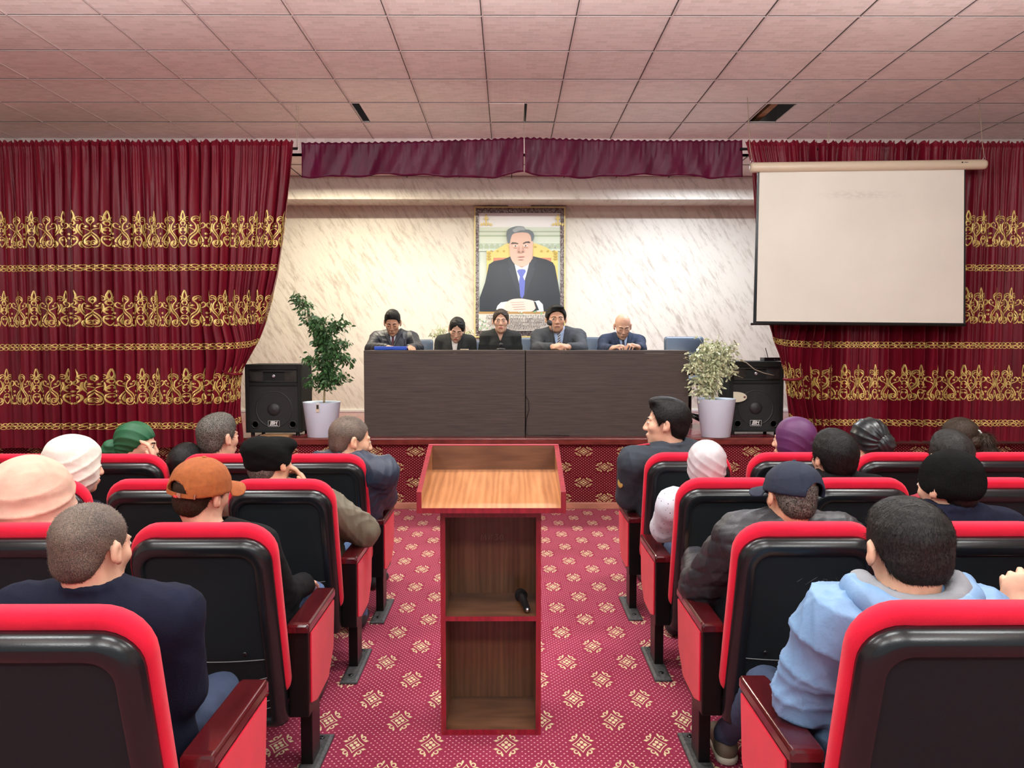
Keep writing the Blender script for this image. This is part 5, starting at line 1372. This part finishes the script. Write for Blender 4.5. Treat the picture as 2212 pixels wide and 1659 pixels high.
LC = [-.95, -1.455, -1.975, -2.495, -3.015]; RC = [.93, 1.465, 2.02, 2.57, 3.12]
rown = ['nearest', 'second', 'third', 'front']
chL, chR = make_chair(1), make_chair(-1); first = {1: True, -1: True}
who = {('l', 0, 0): 'behind the shaved man in navy sweater', ('l', 1, 0): 'behind the man in the rust cap', ('l', 1, 1): 'behind the woman in peach headscarf', ('l', 2, 0): 'behind the man in the black beret', ('l', 2, 1): 'left of the chair behind the black beret',
       ('l', 2, 2): 'behind the woman in ivory headscarf', ('l', 3, 0): 'behind the man in navy jacket', ('l', 3, 1): 'behind the grey-haired man', ('l', 3, 2): 'behind the person in green headscarf', ('l', 3, 3): 'left of the ivory headscarf, at the frame edge',
       ('r', 0, 0): 'behind the man in light blue jacket', ('r', 0, 1): 'at the right frame edge beside the light blue jacket', ('r', 1, 0): 'behind the man in navy cap', ('r', 1, 1): 'behind the black beanie', ('r', 2, 0): 'behind the girl in silver headscarf',
       ('r', 2, 1): 'behind the boy with thick black hair', ('r', 2, 2): 'right of the black beanie', ('r', 3, 0): 'behind the uniformed officer', ('r', 3, 1): 'behind the purple headscarf', ('r', 3, 2): 'behind the black satin headscarf', ('r', 3, 3): 'behind the woman with ponytail'}
for sd, rows, cols, proto, sg in (('l', LR, LC, chL, 1), ('r', RRW, RC, chR, -1)):
    for i, y_ in enumerate(rows):
        for j, x_ in enumerate(cols):
            edge = F*(abs(x_)-.25)/(y_+.3)
            if edge > (1600 if i == 0 and sd == 'r' else 1130) or j > 3: continue
            if first[sg]: o = proto; first[sg] = False
            else: o = copy_tree(proto)
            o.location = (x_, y_, 0); o.scale = (RS[i], 1, RS[i])
            o['label'] = 'red and black chair, %s row, %s' % (rown[i], who.get((sd, i, j), ('left' if sd == 'l' else 'right')+' side, seat %d from the aisle' % (j+1)))
# scratches on the back of a chair right of the aisle
c2 = [o for o in COL.objects if o.name.startswith('auditorium_chair') and abs(o.location.x-RC[0]) < .01 and abs(o.location.y-RRW[1]) < .01][0]
def onback(x, y):
    p0 = CAM-c2.location; d = px(x, y, 2.0)-CAM; t_ = ((B0+NBK*.031)-p0).dot(NBK)/d.dot(NBK); return p0+d*t_
scr = MB()
for st in ([(1722, 1262), (1733, 1255)], [(1740, 1268), (1765, 1252)], [(1776, 1268), (1778, 1256), (1786, 1257), (1784, 1268), (1776, 1268)], [(1805, 1253), (1815, 1270)], [(1818, 1266), (1822, 1254)]):
    scr.tube([onback(x, y) for x, y in st], .0008, 4)
scr.obj('scratches', M['dust'], c2)

# ================================================================ the panel on the stage
def P3(x, y, Y): return tuple(px(x, y, Y))
HP = 7.95
person('man in dark navy coat and maroon tie at the left end of the table', (848, 697), HP, yaw=183, pitch=24, hs=1.08, skin_='skin_c', byaw=180, pelvis=(px(852, 700, 8).x, 8.0, 1.13), nb=P3(852, 720, 8.06), bw=1.0, fw=.92,
       arms={'R': (P3(802, 754, 7.80), P3(838, 752, 7.45), ((.5, -.8, .1), (0, 0, -1), .3, None)), 'L': (P3(902, 754, 7.80), P3(886, 752, 7.45), ((.3, -.9, .0), (0, 0, -1), .5, None))},
       top='shell', inflate=.024, under='white', neckline=(.055, .20), tie='tie_red', lapel='shell', base_z=SZ, hair=('short', 'hair_blk', .012, 0, 0), vox=.006, wr=.004, seed=3)
person('woman in black blazer over cream blouse, head tilted down', (987, 712), HP, yaw=183, pitch=26, roll=-6, hs=1.03, skin_='skin_b', byaw=180, pelvis=(px(984, 700, 8).x, 8.0, 1.12), nb=P3(984, 727, 8.07), bw=.84, fw=.94,
       top='darksuit', inflate=.02, under='blouse', neckline=(.05, .34), lapel='darksuit', base_z=SZ, hair=('woman', 'hair_blk', .010, 0, 0), vox=.006, wr=.002, seed=4, collar=False)
person('woman in black V-neck jacket with brown hair tied back, facing the hall', (1082, 694), HP, yaw=180, pitch=2, hs=1.04, skin_='skin_b', byaw=180, pelvis=(px(1082, 700, 8).x, 8.0, 1.12), nb=P3(1081, 718, 8.02), bw=.84, fw=.96,
       top='darksuit', inflate=.018, neckline=(.05, .12), base_z=SZ, hair=('woman', 'hair_brn', .010, 0, 0), vox=.006, wr=.002, seed=5, collar=False)
person('heavy man in charcoal suit and striped tie speaking into a microphone', (1201, 690), HP, yaw=184, pitch=2, hs=1.13, skin_='skin_a', byaw=180, pelvis=(px(1206, 700, 8).x, 8.05, 1.14), nb=P3(1206, 715, 8.05), bw=1.12, fw=1.08, jaw=1.2,
       arms={'R': (P3(1160, 753, 7.82), P3(1192, 750, 7.5), ((.75, -.6, .12), (.45, .3, -.85), .75, None)), 'L': (P3(1256, 753, 7.82), P3(1229, 750, 7.5), ((-.8, -.5, .16), (-.45, .2, -.85), .85, None))},
       top='charcoal', inflate=.024, under='bluesh', neckline=(.065, .36), tie='tie_stripe', lapel='charcoal', base_z=SZ, hair=('quiff', 'hair_blk', .014, 0, 0), vox=.006, wr=.003, seed=6)
person('bald man in navy suit looking down at his hands', (1345, 705), HP, yaw=180, pitch=24, hs=1.08, skin_='skin_b', byaw=180, pelvis=(px(1343, 700, 8).x, 8.0, 1.13), nb=P3(1343, 726, 8.07), bw=.98, fw=.95,
       arms={'R': (P3(1303, 755, 7.82), P3(1322, 753, 7.5), ((.7, -.6, .3), (.3, .2, -.9), .8, None)), 'L': (P3(1384, 754, 7.82), P3(1379, 751, 7.5), ((-.7, -.6, .35), (-.3, .2, -.9), .8, None))},
       top='bluesuit', inflate=.02, under='bluesh', neckline=(.06, .30), tie='tie_navy', lapel='bluesuit', base_z=SZ, vox=.006, wr=.003, seed=7)
# things on the table
a = px(846, 757, 7.40)
t = thing('folder_case', 'bright blue plastic case lying before the man in the maroon tie', 'case', (a.x, 7.40, TZ))
MB().box(-.150, .150, -.10, .12, .001, .036).obj('lid', M['blue_plastic'], t, bev=.008, seg=3); MB().box(-.03, .03, -.108, -.10, .006, .014).obj('handle', M['blue_plastic'], t, bev=.002)
def desk_mic(x, y, Yh, xb, Yb, label, s=1.0):
    h = px(x, y, Yh); b0 = Vector((px(xb, 757, Yb).x, Yb, TZ)); t = thing('table_microphone', label, 'microphone', b0)
    MB().lathe([(.045, 0), (.045, .008), (.035, .016), (.008, .02)], (0, 0, 0), 24).obj('base', M['mic'], t, True)
    hh = h-b0; P_ = smoothcurve([(0, 0, .015), (0, 0, hh.z*.55), (hh.x*.5, hh.y*.5, hh.z*.85), tuple(hh*.97)], 5)
    MB().tube(P_, .004, 8).obj('gooseneck', M['mic'], t, True)
    d = (P_[-1]-P_[-3]).normalized()
    MB().tube([hh-d*.045*s, hh-d*.02*s, hh, hh+d*.018*s, hh+d*.026*s], [.008*s, .019*s, .025*s, .019*s, .004*s], 16).obj('windscreen', M['mic_grille'], t, True)
desk_mic(1187, 697, 7.72, 1196, 7.62, 'gooseneck microphone in front of the mouth of the speaking man', 1.1)
desk_mic(1082, 745, 7.40, 1082, 7.50, 'low table microphone before the woman in the V-neck jacket', .8)
a = px(1001, 755, 7.35)
tag(MB().tube([(a.x-.03, 7.36, TZ+.006), (a.x+.05, 7.33, TZ+.006)], .005, 8).obj('pen', M['cream']), 'pale pen lying before the woman in the cream blouse', 'pen')

# ================================================================ the audience
SHORT = lambda h, th=.012, n=0, l=.02, st='short': (st, h, th, n, l)
# left block
person('shaved-headed man in navy sweater sitting in the nearest left row', (198, 1186), 1.82, yaw=-17, pitch=5, hs=.93, skin_='skin_b', bw=1.16, pelvis=(-.97, 1.9, .47), nb=P3(208, 1284, 1.82),
       arms={'R': (P3(392, 1490, 1.88), (-.90, 2.15, .52))}, top='navy', inflate=.026, hair=('buzz', 'stubble', .0035, 9000, .004), trousers='jeansd', vox=.007, wr=.003, seed=11, fw=1.03)
def rust(root, W, off, H, Rh, hs): cap_hat(C_['orange'])(root, W, off, H, Rh, hs)
person('young man in rust suede baseball cap', (436, 1066), 2.62, yaw=-26, pitch=4, roll=8, hs=.96, skin_='skin_b', bw=1.0, pelvis=(-.93, 2.78, .47), nb=P3(455, 1150, 2.62),
       arms={'R': (P3(608, 1285, 2.76), (-.80, 3.02, .56))}, top='black', inflate=.028, hair=('short', 'hair_brn', .005, 3000, .012), hat=rust, trousers='jeans', seed=12, wr=.003)
person('person in black wool beret with hand on cheek, olive sleeve on the armrest', (583, 1000), 3.46, yaw=-28, pitch=0, hs=1.03, skin_='skin_a', bw=1.02, pelvis=(-.95, 3.6, .47), nb=P3(600, 1065, 3.42),
       arms={'R': (P3(782, 1146, 3.62), P3(664, 1062, 3.52), ((-.35, 0, 1), (-1, -.3, .1), .45, None))}, top='olive', inflate=.034, sleeve_r=1.2, hair=('short', 'hair_gry', .006, 0, 0), hat=knit_hat(C_['beret'], 'beret'), trousers='jeans', seed=13, wr=.007, ks=.16)
person('man in navy jacket turned right, beside the aisle', (757, 952), 4.14, yaw=-62, pitch=8, hs=1.10, skin_='skin_a', bw=1.06, byaw=-18, pelvis=(-.90, 4.25, .47), nb=P3(757, 992, 4.10),
       ks=.07, arms={'R': (P3(828, 1073, 4.27), (-.70, 4.5, .62))}, top='navy2', inflate=.03, hair=('buzz', 'stubble', .005, 3500, .005), trousers='trous', seed=14, wr=.006, vox=.0065)
person('grey-haired man in dark brown coat, front row left', (472, 946), 4.22, yaw=-32, hs=1.08, skin_='skin_b', pelvis=(-1.5, 4.3, .47), top='brown', inflate=.03, hair=('short', 'hair_gry', .011, 3500, .022), trousers='trous', seed=15)
person('black-haired child partly hidden by the rust cap, front row', (402, 1004), 4.10, yaw=-10, hs=.92, skin_='skin_b', pelvis=(-1.70, 4.25, .45), top='white', inflate=.02, hair=('boy', 'hair_blk', .010, 2500, .02), trousers='jeansd', seed=16)
person('woman in green knotted headscarf, face in profile resting on her hand', (296, 962), 4.16, yaw=-78, pitch=6, hs=.98, skin_='skin_b', byaw=-15, pelvis=(-2.0, 4.3, .45), nb=P3(284, 1008, 4.12), bw=.95,
       arms={'R': ((-1.72, 4.38, .60), P3(333, 1006, 4.06), ((-.10, .10, 1), (-1, -.2, 0), .5, None))}, top='black', inflate=.02, scarf=turban(C_['hj_green'], 'knot'), hair=None, trousers='trous', seed=17)
person('woman in ivory headscarf and dark navy top', (163, 1008), 3.44, yaw=-42, pitch=4, hs=1.05, skin_='skin_b', pelvis=(-1.93, 3.6, .45), top='navy', inflate=.022, scarf=hijab(C_['hj_white'], drape=False, puff=.024, amp=.0042, freq=42), trousers='trous', seed=18)
person('woman in peach headscarf in the second row left', (72, 1092), 2.60, yaw=-24, pitch=4, roll=0, hs=1.10, skin_='skin_b', pelvis=(-1.58, 2.75, .45), top='black', inflate=.02, scarf=hijab(C_['hj_peach'], puff=.040, amp=.0056, freq=38, seed=9, cone=True), trousers='trous', seed=19)
# right block
def hood(root, mo, mi, NB, off, hs, r0=.115, z=.035, th=.03, drop=.03):
    pts = [NB+np.array([math.cos(a)*r0*1.12, math.sin(a)*r0*.82-.012, z-drop*max(0, -math.sin(a))+.02*max(0, math.sin(a))]) for a in [R(150+24*k) for k in range(11)]]
    S_ = SDF(); S_.chain(pts, [th*.6]+[th]*9+[th*.6], .02); V, Q = S_.mesh(.006); N = vnormals(V, Q); V = folds(V, N, .004, 30, 4); o = vobj('hood', V, Q, mo, root, off)
    if mi is not None:
        S_ = SDF(); S_.chain([p+np.array([0, 0, .008])-(p-NB)*np.array([.16, .16, 0]) for p in pts], [th*.55]+[th*.98]*9+[th*.55], .02); V, Q = S_.mesh(.006); N = vnormals(V, Q); V = folds(V, N, .003, 34, 5); vobj('hood_lining', V, Q, mi, o, off)
r_, inf = person('dark-haired man in light blue hooded jacket in the nearest right row', (1961, 1190), 1.80, yaw=2, pitch=10, roll=0, hs=.99, skin_='skin_b', bw=1.0, pelvis=(.92, 1.92, .47), nb=P3(1958, 1300, 1.78), fw=1.13,
       arms={'L': (P3(1736, 1492, 1.86), (.84, 2.15, .66))}, top='sky', inflate=.036, sleeve_r=1.16, hair=('short', 'hair_pep', .010, 16000, .019), trousers='jeansd', seed=21, wr=.007, foot_f=.84, ks=.14, shoe='shoe_b', collar=False)
hood(r_, C_['sky'], C_['greyf'], inf['NB'], inf['off'], 1)
r_, inf = person('man in navy baseball cap and black puffer jacket', (1709, 1074), 2.62, yaw=8, pitch=8, roll=4, hs=.94, skin_='skin_a', bw=1.1, pelvis=(.95, 2.82, .47), nb=P3(1706, 1132, 2.64),
       arms={'L': (P3(1514, 1268, 2.84), (.76, 3.14, .62))}, top='puffer', inflate=.036, sleeve_r=1.15, hair=('short', 'hair_gry', .008, 4000, .018), hat=cap_hat(C_['capnavy'], False, rot=18), trousers='trous', seed=22)
person('man in black knit beanie and navy fleece', (2047, 1052), 2.62, yaw=26, pitch=4, hs=.97, skin_='skin_b', bw=1.05, pelvis=(1.50, 2.8, .47), nb=P3(2052, 1112, 2.60), top='navy', inflate=.03, hair=('short', 'hair_blk', .004, 0, 0), hat=knit_hat(C_['beanie']), trousers='trous', seed=23)
person('girl in silver satin headscarf and dotted white blouse', (1525, 1006), 3.43, yaw=4, hs=.88, skin_='skin_b', bw=.95, pelvis=(.95, 3.58, .45), nb=P3(1523, 1070, 3.43),
       arms={'L': (P3(1436, 1140, 3.56), P3(1462, 1092, 3.58), ((.25, .2, 1), (1, .3, 0), .8, None))}, top='dots', inflate=.03, sleeve_r=1.1, scarf=hijab(C_['hj_silver'], drape=False, puff=.018, amp=.0035, freq=46, seed=5, stretch=(1, .5, .25)), trousers='jeansd', seed=24)
person('boy with thick black hair in dark hooded jacket', (1800, 990), 3.52, yaw=14, hs=1.02, skin_='skin_b', pelvis=(1.43, 3.66, .46), nb=P3(1802, 1040, 3.50), top='black', inflate=.034, hair=('boy', 'hair_blk', .016, 5000, .03), trousers='trous', seed=25)
person('short-haired man in crimson top, mostly hidden behind the black beanie', (2052, 992), 3.55, yaw=0, hs=1.06, skin_='skin_b', bw=1.1, pelvis=(2.0, 3.68, .46), top='crimson', inflate=.03, hair=('short', 'hair_pep', .012, 3500, .02), trousers='trous', seed=26)
r_, inf = person('uniformed officer with dark hair looking left, front row by the aisle', (1440, 915), 4.26, yaw=74, pitch=-2, hs=1.12, skin_='skin_b', byaw=14, bw=1.22, pelvis=(.95, 4.32, .47), nb=P3(1452, 972, 4.24),
       ks=.08, arms={'L': (P3(1360, 1072, 4.30), (.76, 4.55, .63))}, top='police', inflate=.03, sleeve_r=1.15, hair=('quiff', 'hair_blk', .014, 6000, .02), trousers='trous', seed=27, wr=.003, vox=.0065)
# epaulette piping and gold sleeve patch
sh = inf['sh'][0]; c0 = Vector(sh)-Vector(inf['off'])
MB().tube([c0+Vector((-.035, .01, .080)), c0+Vector((.03, .0, .094)), c0+Vector((.085, -.01, .103))], .005, 8).obj('epaulette_piping', C_['redp'], r_, True)
el = Vector(inf['el'][0])-Vector(inf['off']); mid = c0*.45+el*.55; dd = (el-c0).normalized()
o = MB().lathe([(.020, 0), (.020, .004), (.014, .006), (.001, .006)], (0, 0, 0), 20).obj('sleeve_patch', C_['gold'], r_, True)
nrm = Vector((-.80, -.6, .0)).normalized(); o.rotation_mode = 'QUATERNION'; o.rotation_quaternion = nrm.to_track_quat('Z', 'Y'); o.scale = (1, 1.35, 1); o.location = mid+nrm*.082
person('woman in purple headscarf, front row right', (1713, 952), 4.24, yaw=48, hs=1.03, skin_='skin_b', pelvis=(1.52, 4.36, .46), top='black', inflate=.02, scarf=hijab(C_['hj_purple'], drape=False, puff=.014, amp=.0018, freq=44, seed=6), trousers='trous', seed=28)
person('woman in black satin headscarf wrapped in a bun, front row right', (1874, 955), 4.24, yaw=10, hs=1.05, skin_='skin_b', pelvis=(1.95, 4.36, .46), top='black', inflate=.02, scarf=turban(C_['hj_black'], 'bun'), trousers='trous', seed=29)
def pony(root, W, off, H, Rh, hs):
    S_ = SDF(); S_.chain([(.03, -.10, .03), (.045, -.135, .015), (.055, -.150, -.05), (.06, -.150, -.12)], [.018, .028, .030, .010], .02)
    V, Q = S_.mesh(.004); N = vnormals(V, Q); V = V+N*(np.sin(np.arctan2(V[:, 1]+.14, V[:, 0]-.05)*9)*.002)[:, None]
    ex = strands(V, N, 1500, .05, .002, lambda P: np.tile(np.array([[0, -.1, -1.]]), (len(P), 1)), 3)
    vobj('ponytail', W(V), Q, M['hair_brn'], root, off, (W(np.array(ex[0]))-off, ex[1]))
    o = MB().tube([(.028+.020*math.cos(a), -.106+.006*math.sin(a), .035+.026*math.sin(a)) for a in [k*math.pi/6 for k in range(13)]], .005, 8).obj('hair_clip', M['white'], root, True)
    for v_ in o.data.vertices: v_.co = Vector(W(np.array([v_.co]))[0]-off)
person('woman with dark brown ponytail and white hair clip, front row right', (2070, 950), 4.30, yaw=12, hs=1.03, skin_='skin_b', pelvis=(2.46, 4.42, .46), top='black', inflate=.02, hair=('woman', 'hair_brn', .010, 3000, .03), hat=pony, trousers='trous', seed=30)
person('person at the right frame edge of whom only a raised fist shows', (2560, 1150), 1.95, yaw=0, hs=1.08, skin_='skin_b', pelvis=(1.66, 2.1, .47), arms={'L': ((1.36, 2.12, .615), P3(2196, 1322, 1.90), ((.10, .05, 1), (.3, 1, -.2), 1.45, -1))},
       top='navy', inflate=.02, hair=('short', 'hair_blk', .012, 0, 0), trousers='trous', seed=31, vox=.0065)
